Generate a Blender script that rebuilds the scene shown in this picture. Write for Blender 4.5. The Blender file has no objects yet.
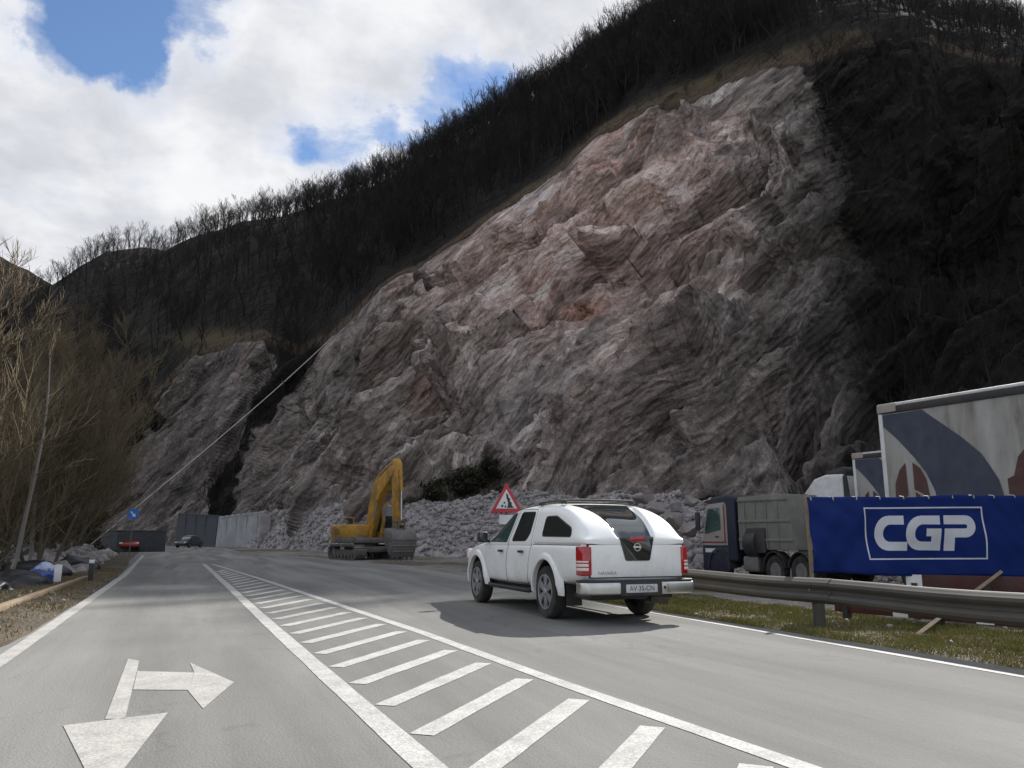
import bpy, bmesh, math, random
import numpy as np
from mathutils import Vector, Matrix
from mathutils.bvhtree import BVHTree

random.seed(7)
np.random.seed(7)
R = math.radians
PI = math.pi
scene = bpy.context.scene
COL = scene.collection

# ------------------------------------------------------------------ camera
CAM_H = 1.18
FPX = 790.0
PITCH = R(11.03)
YAW = R(21.19)                       # camera looks this far to the right of the road (+Y)
cam_data = bpy.data.cameras.new('camera')
cam_data.sensor_width = 36.0
cam_data.lens = FPX / 1024 * 36.0
cam_data.clip_start = 0.1
cam_data.clip_end = 4000
cam = bpy.data.objects.new('camera', cam_data)
COL.objects.link(cam)
cam.location = (0, 0, CAM_H)
cam.rotation_euler = (PI / 2 + PITCH, 0, -YAW)
scene.camera = cam

# ------------------------------------------------------------------ light
SUN_AZ = 56.0                        # degrees clockwise from +Y
SUN_EL = 38.6
SKY_STRENGTH = 0.085
EXPOSURE = 0.80
sun_data = bpy.data.lights.new('sun', 'SUN')
sun_data.energy = 4.4
sun_data.angle = R(0.53)
sun_data.color = (1.0, 0.965, 0.92)
sun = bpy.data.objects.new('sun', sun_data)
COL.objects.link(sun)
sdir = Vector((math.sin(R(SUN_AZ)) * math.cos(R(SUN_EL)), math.cos(R(SUN_AZ)) * math.cos(R(SUN_EL)), math.sin(R(SUN_EL))))
sun.rotation_euler = sdir.to_track_quat('Z', 'Y').to_euler()
sun.location = sdir * 300

scene.view_settings.view_transform = 'Standard'
scene.view_settings.look = 'None'
scene.view_settings.exposure = EXPOSURE
scene.view_settings.gamma = 1.0
scene.view_settings.use_curve_mapping = False

def cam_dir(px, py):
    """unit-depth ray of a photo pixel, used only to read distances off the photograph"""
    cx, cy = (px - 512) / FPX, -(py - 384) / FPX
    y = math.cos(PITCH) - cy * math.sin(PITCH)
    z = math.sin(PITCH) + cy * math.cos(PITCH)
    return Vector((cx * math.cos(YAW) + y * math.sin(YAW), -cx * math.sin(YAW) + y * math.cos(YAW), z))

def gpt(px, py, z=0.0):
    d = cam_dir(px, py)
    t = (z - CAM_H) / d.z
    return Vector((d.x * t, d.y * t, z))

def dpt(px, py, Z):
    return Vector((0, 0, CAM_H)) + cam_dir(px, py) * Z

def azel(px, py):
    d = cam_dir(px, py)
    return math.degrees(math.atan2(d.x, d.y)), math.degrees(math.atan2(d.z, math.hypot(d.x, d.y)))

# ------------------------------------------------------------------ world: Nishita sky with broken cloud
world = bpy.data.worlds.new('World')
scene.world = world
world.use_nodes = True
wt = world.node_tree
wt.nodes.clear()

class NT:
    def __init__(self, tree): self.t = tree
    def n(self, kind, **kw):
        nd = self.t.nodes.new(kind)
        for k, v in kw.items():
            if k.startswith('i_'):
                key = k[2:]
                nd.inputs[int(key) if key.isdigit() else key.replace('_', ' ')].default_value = v
            else: setattr(nd, k, v)
        return nd
    def l(self, a, b): self.t.links.new(a, b)
    def math(self, op, a, b=None, clamp=False):
        nd = self.n('ShaderNodeMath', operation=op); nd.use_clamp = clamp
        for i, v in enumerate((a, b)):
            if v is None: continue
            if isinstance(v, (int, float)): nd.inputs[i].default_value = v
            else: self.l(v, nd.inputs[i])
        return nd.outputs[0]
    def mix(self, fac, a, b, mode='MIX'):
        nd = self.n('ShaderNodeMix', data_type='RGBA', blend_type=mode)
        for sock, v in ((nd.inputs[0], fac), (nd.inputs[6], a), (nd.inputs[7], b)):
            if isinstance(v, (int, float)): sock.default_value = v
            elif isinstance(v, tuple): sock.default_value = (*v[:3], 1)
            else: self.l(v, sock)
        return nd.outputs[2]
    def ramp(self, fac, stops, interp='LINEAR'):
        nd = self.n('ShaderNodeValToRGB'); cr = nd.color_ramp; cr.interpolation = interp
        while len(cr.elements) > 1: cr.elements.remove(cr.elements[-1])
        for i, (p, c) in enumerate(stops):
            e = cr.elements[0] if i == 0 else cr.elements.new(p)
            e.position = p
            e.color = (c, c, c, 1) if isinstance(c, (int, float)) else (*c, 1)
        self.l(fac, nd.inputs[0]); return nd.outputs[0]
    def noise(self, vec, scale, detail=6, rough=0.55, dist=0.0, out='Fac'):
        nd = self.n('ShaderNodeTexNoise'); nd.inputs['Scale'].default_value = scale
        nd.inputs['Detail'].default_value = detail; nd.inputs['Roughness'].default_value = rough
        nd.inputs['Distortion'].default_value = dist
        if vec is not None: self.l(vec, nd.inputs['Vector'])
        return nd.outputs[out]

w = NT(wt)
tc = w.n('ShaderNodeTexCoord').outputs['Generated']
sky = w.n('ShaderNodeTexSky', sky_type='NISHITA')
sky.sun_disc = False
sky.sun_elevation = R(SUN_EL)
sky.sun_rotation = R(SUN_AZ)
sky.air_density = 1.0; sky.dust_density = 0.3; sky.ozone_density = 5.0
wn = w.noise(tc, 5.5, 6, 0.62, 0.0, 'Color')
wsub = w.n('ShaderNodeVectorMath', operation='SUBTRACT'); w.l(wn, wsub.inputs[0]); wsub.inputs[1].default_value = (0.5, 0.5, 0.5)
wsc = w.n('ShaderNodeVectorMath', operation='SCALE'); w.l(wsub.outputs[0], wsc.inputs[0]); wsc.inputs['Scale'].default_value = 0.15
wad = w.n('ShaderNodeVectorMath', operation='ADD'); w.l(tc, wad.inputs[0]); w.l(wsc.outputs[0], wad.inputs[1])
warped = w.n('ShaderNodeVectorMath', operation='NORMALIZE'); w.l(wad.outputs[0], warped.inputs[0]); warped = warped.outputs[0]
sep = w.n('ShaderNodeSeparateXYZ'); w.l(tc, sep.inputs[0])
zc = w.math('ADD', w.math('MAXIMUM', sep.outputs[2], 0.0), 0.32)
comb = w.n('ShaderNodeCombineXYZ')
w.l(w.math('DIVIDE', sep.outputs[0], zc), comb.inputs[0])
w.l(w.math('DIVIDE', sep.outputs[1], zc), comb.inputs[1])
cloud_pos = comb.outputs[0]
cn = w.noise(cloud_pos, 2.6, 10, 0.62, 0.3)
cd = w.noise(cloud_pos, 4.4, 8, 0.55, 0.2)
def toward(px, py, inner, outer, src=None):
    d = cam_dir(px, py).normalized()
    dp = w.n('ShaderNodeVectorMath', operation='DOT_PRODUCT'); w.l(src if src is not None else tc, dp.inputs[0]); dp.inputs[1].default_value = d
    mr = w.n('ShaderNodeMapRange', interpolation_type='SMOOTHSTEP'); w.l(dp.outputs['Value'], mr.inputs[0])
    mr.inputs[1].default_value = math.cos(R(outer)); mr.inputs[2].default_value = math.cos(R(inner))
    return mr.outputs[0]
# a broad bank of cloud stands over the valley ahead; elsewhere the sky is broken
bank = toward(260, 120, 20, 62)
dens = w.math('ADD', w.math('MULTIPLY', w.math('SUBTRACT', cn, 0.5), 1.55), w.math('ADD', 0.63, w.math('MULTIPLY', bank, 0.25)))
for (px, py, a, b, amt) in ((105, -6, 0.0, 6.2, .40), (190, -4, 0.0, 5.0, .34), (45, 36, 0.0, 4.0, .28), (120, 40, 0.0, 3.6, .14), (345, 142, 0.0, 4.2, .36), (285, 145, .0, 3.2, .26), (410, 138, .0, 3.4, .30), (475, 92, .0, 4.6, .34), (530, 66, .0, 3.2, .22), (150, 90, .0, 3.4, .12)):
    dens = w.math('SUBTRACT', dens, w.math('MULTIPLY', toward(px, py, a, b, warped), amt))
cmask = w.ramp(dens, [(0.44, 0.0), (0.57, 0.30), (0.67, 0.80), (0.82, 1.0)])
shade = w.ramp(w.math('ADD', w.math('MULTIPLY', cd, 0.62), w.math('MULTIPLY', dens, 0.22)), [(0.32, (1.0, 1.0, 1.0)), (0.43, (0.90, 0.905, 0.93)), (0.54, (0.68, 0.70, 0.75)), (0.68, (0.50, 0.52, 0.57))])
lit = w.math('SUBTRACT', .94, w.math('MULTIPLY', bank, 0.21))      # cloud outside the bank made brighter, to fill surfaces facing back and left
csc = w.n('ShaderNodeVectorMath', operation='SCALE'); w.l(shade, csc.inputs[0]); w.l(lit, csc.inputs['Scale'])
bg_sky = w.n('ShaderNodeBackground'); w.l(sky.outputs[0], bg_sky.inputs[0]); bg_sky.inputs[1].default_value = SKY_STRENGTH
bg_cl = w.n('ShaderNodeBackground'); w.l(csc.outputs[0], bg_cl.inputs[0]); bg_cl.inputs[1].default_value = 0.8
mx = w.n('ShaderNodeMixShader'); w.l(cmask, mx.inputs[0]); w.l(bg_sky.outputs[0], mx.inputs[1]); w.l(bg_cl.outputs[0], mx.inputs[2])
wo = w.n('ShaderNodeOutputWorld'); w.l(mx.outputs[0], wo.inputs[0])

# ------------------------------------------------------------------ object helpers
def link(o):
    COL.objects.link(o); return o

def tag(o, label=None, cat=None, group=None, kind=None):
    if label: o['label'] = label
    if cat: o['category'] = cat
    if group: o['group'] = group
    if kind: o['kind'] = kind
    return o

def thing(name, label, cat, loc=(0, 0, 0), rz=0.0, group=None):
    o = bpy.data.objects.new(name, None); o.empty_display_size = 0.3
    link(o); o.location = loc; o.rotation_euler = (0, 0, rz)
    return tag(o, label, cat, group)

def mesh_np(name, V, F, mat, parent=None, smooth=False, attrs=None):
    """V (n,3) array, F list/array of faces of one arity or python list of tuples"""
    me = bpy.data.meshes.new(name)
    if isinstance(F, np.ndarray):
        n, k = F.shape
        me.vertices.add(len(V)); me.vertices.foreach_set('co', np.ascontiguousarray(V, dtype=np.float32).ravel())
        me.loops.add(n * k); me.loops.foreach_set('vertex_index', F.astype(np.int32).ravel())
        me.polygons.add(n)
        me.polygons.foreach_set('loop_start', np.arange(0, n * k, k, dtype=np.int32))
        if smooth: me.polygons.foreach_set('use_smooth', np.ones(n, dtype=bool))
        me.update(calc_edges=True)
    else:
        me.from_pydata([tuple(v) for v in V], [], F)
        if smooth:
            me.polygons.foreach_set('use_smooth', np.ones(len(me.polygons), dtype=bool))
    if attrs:
        for k, a in attrs.items():
            if a.ndim == 1:
                at = me.attributes.new(k, 'FLOAT', 'POINT'); at.data.foreach_set('value', a.astype(np.float32))
    if mat: me.materials.append(mat)
    o = bpy.data.objects.new(name, me); link(o)
    if parent: o.parent = parent
    return o

class MB:
    """collects simple solids into one bmesh"""
    def __init__(self): self.bm = bmesh.new()
    def box(self, c, s, rot=None):
        m = Matrix.Translation(c)
        if rot is not None: m = m @ (rot if isinstance(rot, Matrix) else Matrix.Rotation(rot, 4, 'Z'))
        m = m @ Matrix.Diagonal((s[0], s[1], s[2], 1))
        bmesh.ops.create_cube(self.bm, size=1.0, matrix=m); return self
    def bb(self, x0, x1, y0, y1, z0, z1):
        return self.box(((x0 + x1) / 2, (y0 + y1) / 2, (z0 + z1) / 2), (x1 - x0, y1 - y0, z1 - z0))
    def loft(self, rings, cap0=True, cap1=True, closed=True):
        bm = self.bm; rv = [[bm.verts.new(p) for p in r] for r in rings]; n = len(rings[0])
        for a, b in zip(rv[:-1], rv[1:]):
            for i in range(n if closed else n - 1):
                j = (i + 1) % n
                bm.faces.new((a[i], a[j], b[j], b[i]))
        if closed and cap0: bm.faces.new(list(reversed(rv[0])))
        if closed and cap1: bm.faces.new(rv[-1])
        return self
    def prism(self, pts, axis, a, b):
        """2-D polygon swept along an axis; pts are the other two coordinates in xyz order"""
        def P(p, t):
            if axis == 'x': return (t, p[0], p[1])
            if axis == 'y': return (p[0], t, p[1])
            return (p[0], p[1], t)
        return self.loft([[P(p, a) for p in pts], [P(p, b) for p in pts]])
    def tube(self, pts, r, n=8, caps=True):
        pts = [Vector(p) for p in pts]; rr = r if isinstance(r, (list, tuple)) else [r] * len(pts)
        rings = []; ref = None
        for i, p in enumerate(pts):
            t = (pts[min(i + 1, len(pts) - 1)] - pts[max(i - 1, 0)]).normalized()
            if ref is None:
                ref = Vector((0, 0, 1)) if abs(t.z) < 0.9 else Vector((1, 0, 0))
            u = (ref - t * ref.dot(t)).normalized(); v = t.cross(u); ref = u
            rings.append([p + (u * math.cos(2 * PI * k / n) + v * math.sin(2 * PI * k / n)) * rr[i] for k in range(n)])
        return self.loft(rings, caps, caps)
    def lathe(self, prof, axis='x', c=(0, 0, 0), n=32):
        """prof: (t, r) pairs along the axis"""
        rings = []
        for k in range(len(prof)):
            t, r = prof[k]; ring = []
            for i in range(n):
                a = 2 * PI * i / n; p, q = r * math.cos(a), r * math.sin(a)
                if axis == 'x': v = (t, p, q)
                elif axis == 'y': v = (q, t, p)
                else: v = (p, q, t)
                ring.append((v[0] + c[0], v[1] + c[1], v[2] + c[2]))
            rings.append(ring)
        return self.loft(rings)
    def build(self, name, mat, parent=None, bevel=0.0, seg=2, smooth=False, angle=30, sub=0, xf=None):
        bm = self.bm
        bmesh.ops.recalc_face_normals(bm, faces=bm.faces[:])
        if bevel > 0:
            ed = [e for e in bm.edges if len(e.link_faces) == 2 and e.calc_face_angle(0) > R(angle)]
            bmesh.ops.bevel(bm, geom=ed, offset=bevel, segments=seg, profile=0.5, affect='EDGES', clamp_overlap=True)
        if xf is not None:
            bm.transform(xf)
            if xf.determinant() < 0: bmesh.ops.reverse_faces(bm, faces=bm.faces[:])
        me = bpy.data.meshes.new(name); bm.to_mesh(me); bm.free()
        if smooth or bevel > 0:
            me.polygons.foreach_set('use_smooth', np.ones(len(me.polygons), dtype=bool))
            me.set_sharp_from_angle(angle=R(38))
        if mat: me.materials.append(mat)
        o = bpy.data.objects.new(name, me); link(o)
        if parent: o.parent = parent
        if sub:
            md = o.modifiers.new('sub', 'SUBSURF'); md.levels = sub; md.render_levels = sub
        return o

def children_of(o): return [c for c in bpy.data.objects if c.parent == o]
def copy_tree(o, parent=None):
    kids = KIDS.get(o.name) or children_of(o)
    KIDS[o.name] = kids
    c = o.copy(); link(c)
    if parent: c.parent = parent
    for k in kids: copy_tree(k, c)
    return c
KIDS = {}

# ------------------------------------------------------------------ numpy noise
def _hash(ix, iy, iz, seed):
    h = (ix.astype(np.int64) * 374761393 + iy.astype(np.int64) * 668265263 + iz.astype(np.int64) * 2147483647 + seed * 1274126177) & 0xFFFFFFFF
    h = ((h ^ (h >> 13)) * 1274126177) & 0xFFFFFFFF
    h = ((h ^ (h >> 16)) * 2246822519) & 0xFFFFFFFF
    return h ^ (h >> 15)
def _rnd(h, k):
    g = ((h + k * 2654435761) * 1597334677) & 0xFFFFFFFF
    g = ((g ^ (g >> 15)) * 2246822519) & 0xFFFFFFFF
    return ((g ^ (g >> 13)) & 0xFFFFFF) / float(0xFFFFFF)
def vnoise(P, scale, seed=0):
    Q = P / scale; i = np.floor(Q); f = Q - i; f = f * f * f * (f * (f * 6 - 15) + 10); i = i.astype(np.int64)
    out = 0
    for dx in (0, 1):
        wx = f[:, 0] if dx else 1 - f[:, 0]
        for dy in (0, 1):
            wy = f[:, 1] if dy else 1 - f[:, 1]
            for dz in (0, 1):
                wz = f[:, 2] if dz else 1 - f[:, 2]
                out = out + wx * wy * wz * _rnd(_hash(i[:, 0] + dx, i[:, 1] + dy, i[:, 2] + dz, seed), 1)
    return out * 2 - 1
def fbm(P, scale, octv=4, seed=0, gain=0.5):
    o = 0; a = 1; t = 0
    for k in range(octv):
        o = o + a * vnoise(P + 17.3 * k, scale / 2 ** k, seed + k); t += a; a *= gain
    return o / t
def facets(P, cell, seed=0, slope=0.6, off=0.35):
    """fractured rock: every Worley cell is a tilted plane of its own"""
    Q = P / cell; i = np.floor(Q).astype(np.int64); best = np.full(len(P), 1e9); res = np.zeros(len(P))
    for dx in (-1, 0, 1):
        for dy in (-1, 0, 1):
            for dz in (-1, 0, 1):
                c = i + np.array([dx, dy, dz]); h = _hash(c[:, 0], c[:, 1], c[:, 2], seed)
                fx = np.stack([c[:, k] + 0.1 + 0.8 * _rnd(h, k + 1) for k in range(3)], 1)
                d = Q - fx; d2 = (d * d).sum(1); m = d2 < best
                g = sum((_rnd(h, 4 + k) * 2 - 1) * d[:, k] for k in range(3)) * slope + (_rnd(h, 8) * 2 - 1) * off
                res = np.where(m, g, res); best = np.where(m, d2, best)
    return res * cell
def inside(poly, X, Y):
    r = np.zeros(len(X), bool); n = len(poly)
    for k in range(n):
        x0, y0 = poly[k]; x1, y1 = poly[(k + 1) % n]
        c = ((y0 > Y) != (y1 > Y)) & (X < (x1 - x0) * (Y - y0) / ((y1 - y0) if y1 != y0 else 1e-9) + x0)
        r ^= c
    return r
def polydist(poly, X, Y):
    """signed distance to a closed outline, positive inside"""
    d = np.full(len(X), 1e9); n = len(poly)
    for k in range(n):
        x0, y0 = poly[k]; x1, y1 = poly[(k + 1) % n]; ex, ey = x1 - x0, y1 - y0
        t = np.clip(((X - x0) * ex + (Y - y0) * ey) / (ex * ex + ey * ey + 1e-9), 0, 1)
        d = np.minimum(d, np.hypot(X - x0 - t * ex, Y - y0 - t * ey))
    return np.where(inside(poly, X, Y), d, -d)
def sstep(a, b, x):
    t = np.clip((x - a) / (b - a), 0, 1); return t * t * (3 - 2 * t)

# ------------------------------------------------------------------ materials
MATS = {}
def mat(name, col=(0.5, 0.5, 0.5), rough=0.6, metal=0.0, var=0.0, vscale=3.0, bump=0.0, bscale=40.0, spec=0.5, dirt=None, dirt_amt=0.0, dscale=2.0, coat=0.0, alpha_trans=0.0):
    m = bpy.data.materials.new(name); m.use_nodes = True; t = m.node_tree; b = t.nodes['Principled BSDF']; q = NT(t)
    b.inputs['Roughness'].default_value = rough; b.inputs['Metallic'].default_value = metal
    b.inputs['Specular IOR Level'].default_value = spec
    if coat: b.inputs['Coat Weight'].default_value = coat; b.inputs['Coat Roughness'].default_value = 0.08
    pos = q.n('ShaderNodeTexCoord').outputs['Object']
    c = None
    n1 = q.noise(pos, vscale, 6, 0.6)
    lo = tuple(max(0, x * (1 - var)) for x in col); hi = tuple(min(1, x * (1 + var)) for x in col)
    c = q.mix(q.ramp(n1, [(0.3, 0.0), (0.7, 1.0)]), lo, hi)
    if dirt:
        dn = q.noise(pos, dscale, 8, 0.65, 0.3)
        c = q.mix(q.math('MULTIPLY', q.ramp(dn, [(0.42, 0.0), (0.68, 1.0)]), dirt_amt), c, dirt)
        rn = q.math('ADD', rough, q.math('MULTIPLY', dn, 0.25)); q.l(rn, b.inputs['Roughness'])
    q.l(c, b.inputs['Base Color'])
    if bump:
        bn = q.n('ShaderNodeBump'); bn.inputs['Strength'].default_value = bump; bn.inputs['Distance'].default_value = 0.02
        q.l(q.noise(pos, bscale, 6, 0.6), bn.inputs['Height']); q.l(bn.outputs[0], b.inputs['Normal'])
    MATS[name] = m
    return m
def attr(q, name):
    return q.n('ShaderNodeAttribute', attribute_name=name).outputs['Fac']
# ================================================================== THE SETTING
def road_shift(y):
    y = np.asarray(y, float)
    return np.where(y < 6.7, 0, np.where(y < 34, -0.00114 * (np.minimum(y, 34) - 6.7) ** 2, -0.85 - 0.0622 * (y - 34)))

# ---- asphalt
def asphalt_mat():
    m = bpy.data.materials.new('asphalt'); m.use_nodes = True; t = m.node_tree; b = t.nodes['Principled BSDF']; q = NT(t)
    pos = q.n('ShaderNodeTexCoord').outputs['Object']
    mp = q.n('ShaderNodeMapping'); mp.inputs['Scale'].default_value = (1.3, 0.10, 1); q.l(pos, mp.inputs[0])
    streak = q.noise(mp.outputs[0], 0.9, 6, 0.6, 0.4)
    patch = q.noise(pos, 0.22, 6, 0.6, 0.5)
    grain = q.noise(pos, 70, 3, 0.7)
    vor = q.n('ShaderNodeTexVoronoi'); vor.inputs['Scale'].default_value = 55; q.l(pos, vor.inputs['Vector'])
    base = q.ramp(q.math('ADD', q.math('MULTIPLY', streak, .6), q.math('MULTIPLY', patch, .4)), [(0.30, (0.112, 0.111, 0.105)), (0.5, (0.160, 0.159, 0.151)), (0.70, (0.225, 0.222, 0.209))])
    base = q.mix(0.55, base, q.mix(grain, (0.35, 0.35, 0.35), (0.66, 0.66, 0.65)), 'OVERLAY')
    stone = q.ramp(vor.outputs['Distance'], [(0.0, 0.45), (0.25, 0.0)])
    base = q.mix(q.math('MULTIPLY', stone, 0.7), base, (0.42, 0.41, 0.39))
    # rubbed-in gravel dust, more of it beyond twenty metres
    sp = q.n('ShaderNodeSeparateXYZ'); q.l(pos, sp.inputs[0])
    far = q.n('ShaderNodeMapRange'); q.l(sp.outputs[1], far.inputs[0]); far.inputs[1].default_value = 8; far.inputs[2].default_value = 45
    dn = q.ramp(q.noise(mp.outputs[0], 0.55, 7, 0.62, 0.6), [(0.42, 0.0), (0.66, 1.0)])
    dust = q.math('MULTIPLY', dn, q.math('ADD', q.math('MULTIPLY', far.outputs[0], 0.5), 0.18))
    base = q.mix(dust, base, (0.33, 0.315, 0.285))
    # dark tar patches and hairline cracks
    tar = q.ramp(q.noise(pos, 0.75, 4, 0.7, 1.2), [(0.64, 0.0), (0.72, 1.0)])
    base = q.mix(q.math('MULTIPLY', tar, 0.40), base, (0.10, 0.10, 0.10))
    v2 = q.n('ShaderNodeTexVoronoi', feature='DISTANCE_TO_EDGE'); v2.inputs['Scale'].default_value = 0.42
    wrp = q.n('ShaderNodeVectorMath', operation='ADD'); q.l(pos, wrp.inputs[0])
    nz = q.noise(pos, 1.6, 4, 0.6, 0, 'Color'); q.l(nz, wrp.inputs[1]); q.l(wrp.outputs[0], v2.inputs['Vector'])
    crack = q.math('MULTIPLY', q.ramp(v2.outputs['Distance'], [(0.0, 1.0), (0.012, 0.0)]), q.ramp(q.noise(pos, 0.3, 3), [(0.48, 0.0), (0.60, 0.5)]))
    base = q.mix(crack, base, (0.09, 0.088, 0.085))
    q.l(base, b.inputs['Base Color']); b.inputs['Roughness'].default_value = 0.97; b.inputs['Specular IOR Level'].default_value = 0.12
    bn = q.n('ShaderNodeBump'); bn.inputs['Strength'].default_value = 0.55; bn.inputs['Distance'].default_value = 0.006
    q.l(q.math('ADD', grain, vor.outputs['Distance']), bn.inputs['Height']); q.l(bn.outputs[0], b.inputs['Normal'])
    return m
M_ASPHALT = asphalt_mat()

def ragged(y, seed, amp=0.06):
    P = np.stack([np.zeros_like(y), y, np.zeros_like(y) + seed * 9.1], 1)
    return amp * fbm(P, 1.2, 4, seed)
yy = np.concatenate([np.arange(-25, 60, 0.25), np.arange(60, 190, 2.0)])
right_key = np.array([(-25, 7.1), (16, 7.1), (20, 7.4), (25, 8.6), (31, 9.2), (38, 8.0), (45, 7.3), (60, 5.4), (74, 3.4), (100, 2.6), (135, -1.0), (190, -5.0)])
xr = np.interp(yy, right_key[:, 0], right_key[:, 1]) + ragged(yy, 3)
xl = -1.92 + road_shift(yy) * np.interp(yy, [0, 34, 60], [.55, .75, 1]) + ragged(yy, 5)
nu = 24
V = []; 
for k in range(nu + 1):
    u = k / nu
    V.append(np.stack([xl + (xr - xl) * u, yy, np.zeros_like(yy)], 1))
V = np.concatenate(V); ny = len(yy)
idx = np.arange((nu + 1) * ny).reshape(nu + 1, ny)
F = np.stack([idx[:-1, :-1], idx[1:, :-1], idx[1:, 1:], idx[:-1, 1:]], -1).reshape(-1, 4)
tag(mesh_np('road', V, F, M_ASPHALT), kind='structure')

# ---- painted markings
def paint_mat(name, col, wear=0.5):
    m = bpy.data.materials.new(name); m.use_nodes = True; t = m.node_tree; b = t.nodes['Principled BSDF']; q = NT(t)
    pos = q.n('ShaderNodeTexCoord').outputs['Object']
    w1 = q.noise(pos, 3.0, 8, 0.7, 0.5); w2 = q.noise(pos, 45, 4, 0.7)
    f = q.math('ADD', q.math('MULTIPLY', w1, 0.5), q.math('MULTIPLY', w2, 0.5))
    c = q.mix(q.math('MULTIPLY', q.ramp(f, [(0.43, 0.0), (0.62, 1.0)]), wear), col, (0.24, 0.235, 0.22))
    v = q.n('ShaderNodeTexVoronoi'); v.inputs['Scale'].default_value = 60; q.l(pos, v.inputs['Vector'])
    c = q.mix(q.math('MULTIPLY', q.ramp(v.outputs['Distance'], [(0.45, 0.0), (0.7, 1.0)]), 0.5 * wear), c, (0.2, 0.2, 0.19))
    q.l(c, b.inputs['Base Color']); b.inputs['Roughness'].default_value = 0.8
    bn = q.n('ShaderNodeBump'); bn.inputs['Strength'].default_value = 0.4; bn.inputs['Distance'].default_value = 0.004
    q.l(w2, bn.inputs['Height']); q.l(bn.outputs[0], b.inputs['Normal'])
    return m
M_PAINT = paint_mat('road_paint', (0.47, 0.46, 0.435), 1.0)
M_PAINT_OLD = paint_mat('worn_road_paint', (0.42, 0.40, 0.37), 1.0)

def strip(name, pts, width, z=0.004, m=None, gaps=()):
    pts = np.array(pts, float); V = []; F = []
    d = np.gradient(pts, axis=0); n = np.stack([d[:, 1], -d[:, 0]], 1); n /= np.linalg.norm(n, axis=1)[:, None]
    wv = width * (1 + 0.10 * fbm(np.stack([pts[:, 0], pts[:, 1], pts[:, 0] * 0], 1), 0.4, 3, 9))
    for p, nn, w_ in zip(pts, n, wv):
        V += [(p[0] - nn[0] * w_ / 2, p[1] - nn[1] * w_ / 2, z), (p[0] + nn[0] * w_ / 2, p[1] + nn[1] * w_ / 2, z)]
    for i in range(len(pts) - 1): F.append((2 * i, 2 * i + 1, 2 * i + 3, 2 * i + 2))
    return V, F
def merge(parts):
    V = []; F = []
    for v, f in parts:
        o = len(V); V += list(v); F += [tuple(i + o for i in ff) for ff in f]
    return V, F
ys = np.arange(-4, 62, 0.2)
left_x = np.interp(ys, [-4, 9.3, 13.6, 29.1, 62], [-1.71, -1.73, -1.83, -2.19, -3.6])
hl_x = np.interp(ys, [-4, 4.29, 7.12, 11.8, 20, 30, 38.6, 62], [1.27, 1.205, 1.12, .985, .78, .52, .29, -.9])
hr_x = np.interp(ys, [-4, 3.58, 6.3, 10.2, 18.6, 26, 34.4, 44], [3.25, 3.03, 2.87, 2.71, 2.16, 1.66, 1.02, 0.30])
re_x = np.interp(ys, [-4, 5.2, 13.7, 20], [6.74, 6.74, 6.93, 7.15])
sel = ys < 40
parts = [strip('', np.stack([left_x, ys], 1), 0.17)]
tag(mesh_np('left_edge_line', *merge(parts), M_PAINT_OLD), kind='structure')
parts = [strip('', np.stack([hl_x, ys], 1)[sel], 0.17), strip('', np.stack([hr_x, ys], 1)[sel], 0.15)]
# hatching bars between the two lines
k = 0; y0 = 2.20
while y0 < 33:
    step = 0.93 if y0 < 8 else 0.93 + (y0 - 8) * 0.015
    xa = np.interp(y0, ys, hl_x) + 0.16; yb = y0 + 1.55 + 0.022 * (y0 - 4)
    xb = np.interp(yb, ys, hr_x) - 0.20
    fr = (xb - xa)
    if fr < 0.25: break
    pa = np.array([xa, y0]); pb = np.array([xb, yb])
    t_ = np.linspace(0, 1, 14)[:, None]
    parts.append(strip('', pa + (pb - pa) * t_, 0.165))
    y0 += step
tag(mesh_np('hatched_island_marking', *merge(parts), M_PAINT), kind='structure')
tag(mesh_np('right_edge_line', *strip('', np.stack([re_x, ys], 1)[ys < 19], 0.12), M_PAINT), kind='structure')
def ground_poly(pix):
    P = [gpt(*p) for p in pix]; return [(p.x, p.y, 0.004) for p in P]
arrow = merge([
    (ground_poly([(128, 659), (139, 661), (137, 671), (125, 719), (105, 719.5)]), [(4, 3, 2, 1, 0)]),
    (ground_poly([(137.3, 671.3), (194, 673), (188, 690.5), (133, 690)]), [(3, 2, 1, 0)]),
    (ground_poly([(190, 663), (234, 682.5), (203, 709), (187.9, 690.8), (194.3, 672.8)]), [(4, 3, 2, 1, 0)]),
    (ground_poly([(63, 726), (168, 713), (100, 800)]), [(2, 1, 0)])])
tag(mesh_np('painted_turn_arrow', *arrow, M_PAINT_OLD), kind='structure')

# ---- ground sheet
def ground_h(X, Y):
    left = -(X - (-1.92 + 0.75 * road_shift(Y)))        # metres left of the asphalt
    z = -0.035 - 0.0 * X
    # right-hand verge, slightly higher than the road, then the gravel yard lower
    rx = np.interp(Y, right_key[:, 0], right_key[:, 1])
    d = X - rx
    verge = sstep(0.0, 0.25, d) * (1 - sstep(2.2, 3.6, d)) * (1 - sstep(15, 19, Y))
    z = z + verge * 0.05 - 0.50 * sstep(2.6, 6.0, d) * (1 - sstep(27, 36, Y)) + 0.05 * sstep(0, .3, d) * sstep(20, 26, Y)
    # left verge then the bank down to the river
    z = z + 0.06 * sstep(0.0, 0.4, left) * (1 - sstep(1.8, 2.6, left))
    z = z - 3.2 * sstep(2.0, 8.0, left) * (1 - sstep(45, 70, Y))
    P = np.stack([X, Y, X * 0], 1)
    off = np.maximum(left, d)
    z = z + (0.05 * fbm(P, 1.1, 4, 2) + 0.03 * fbm(P, 0.35, 3, 6)) * sstep(0.05, 0.8, off)
    return z
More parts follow.
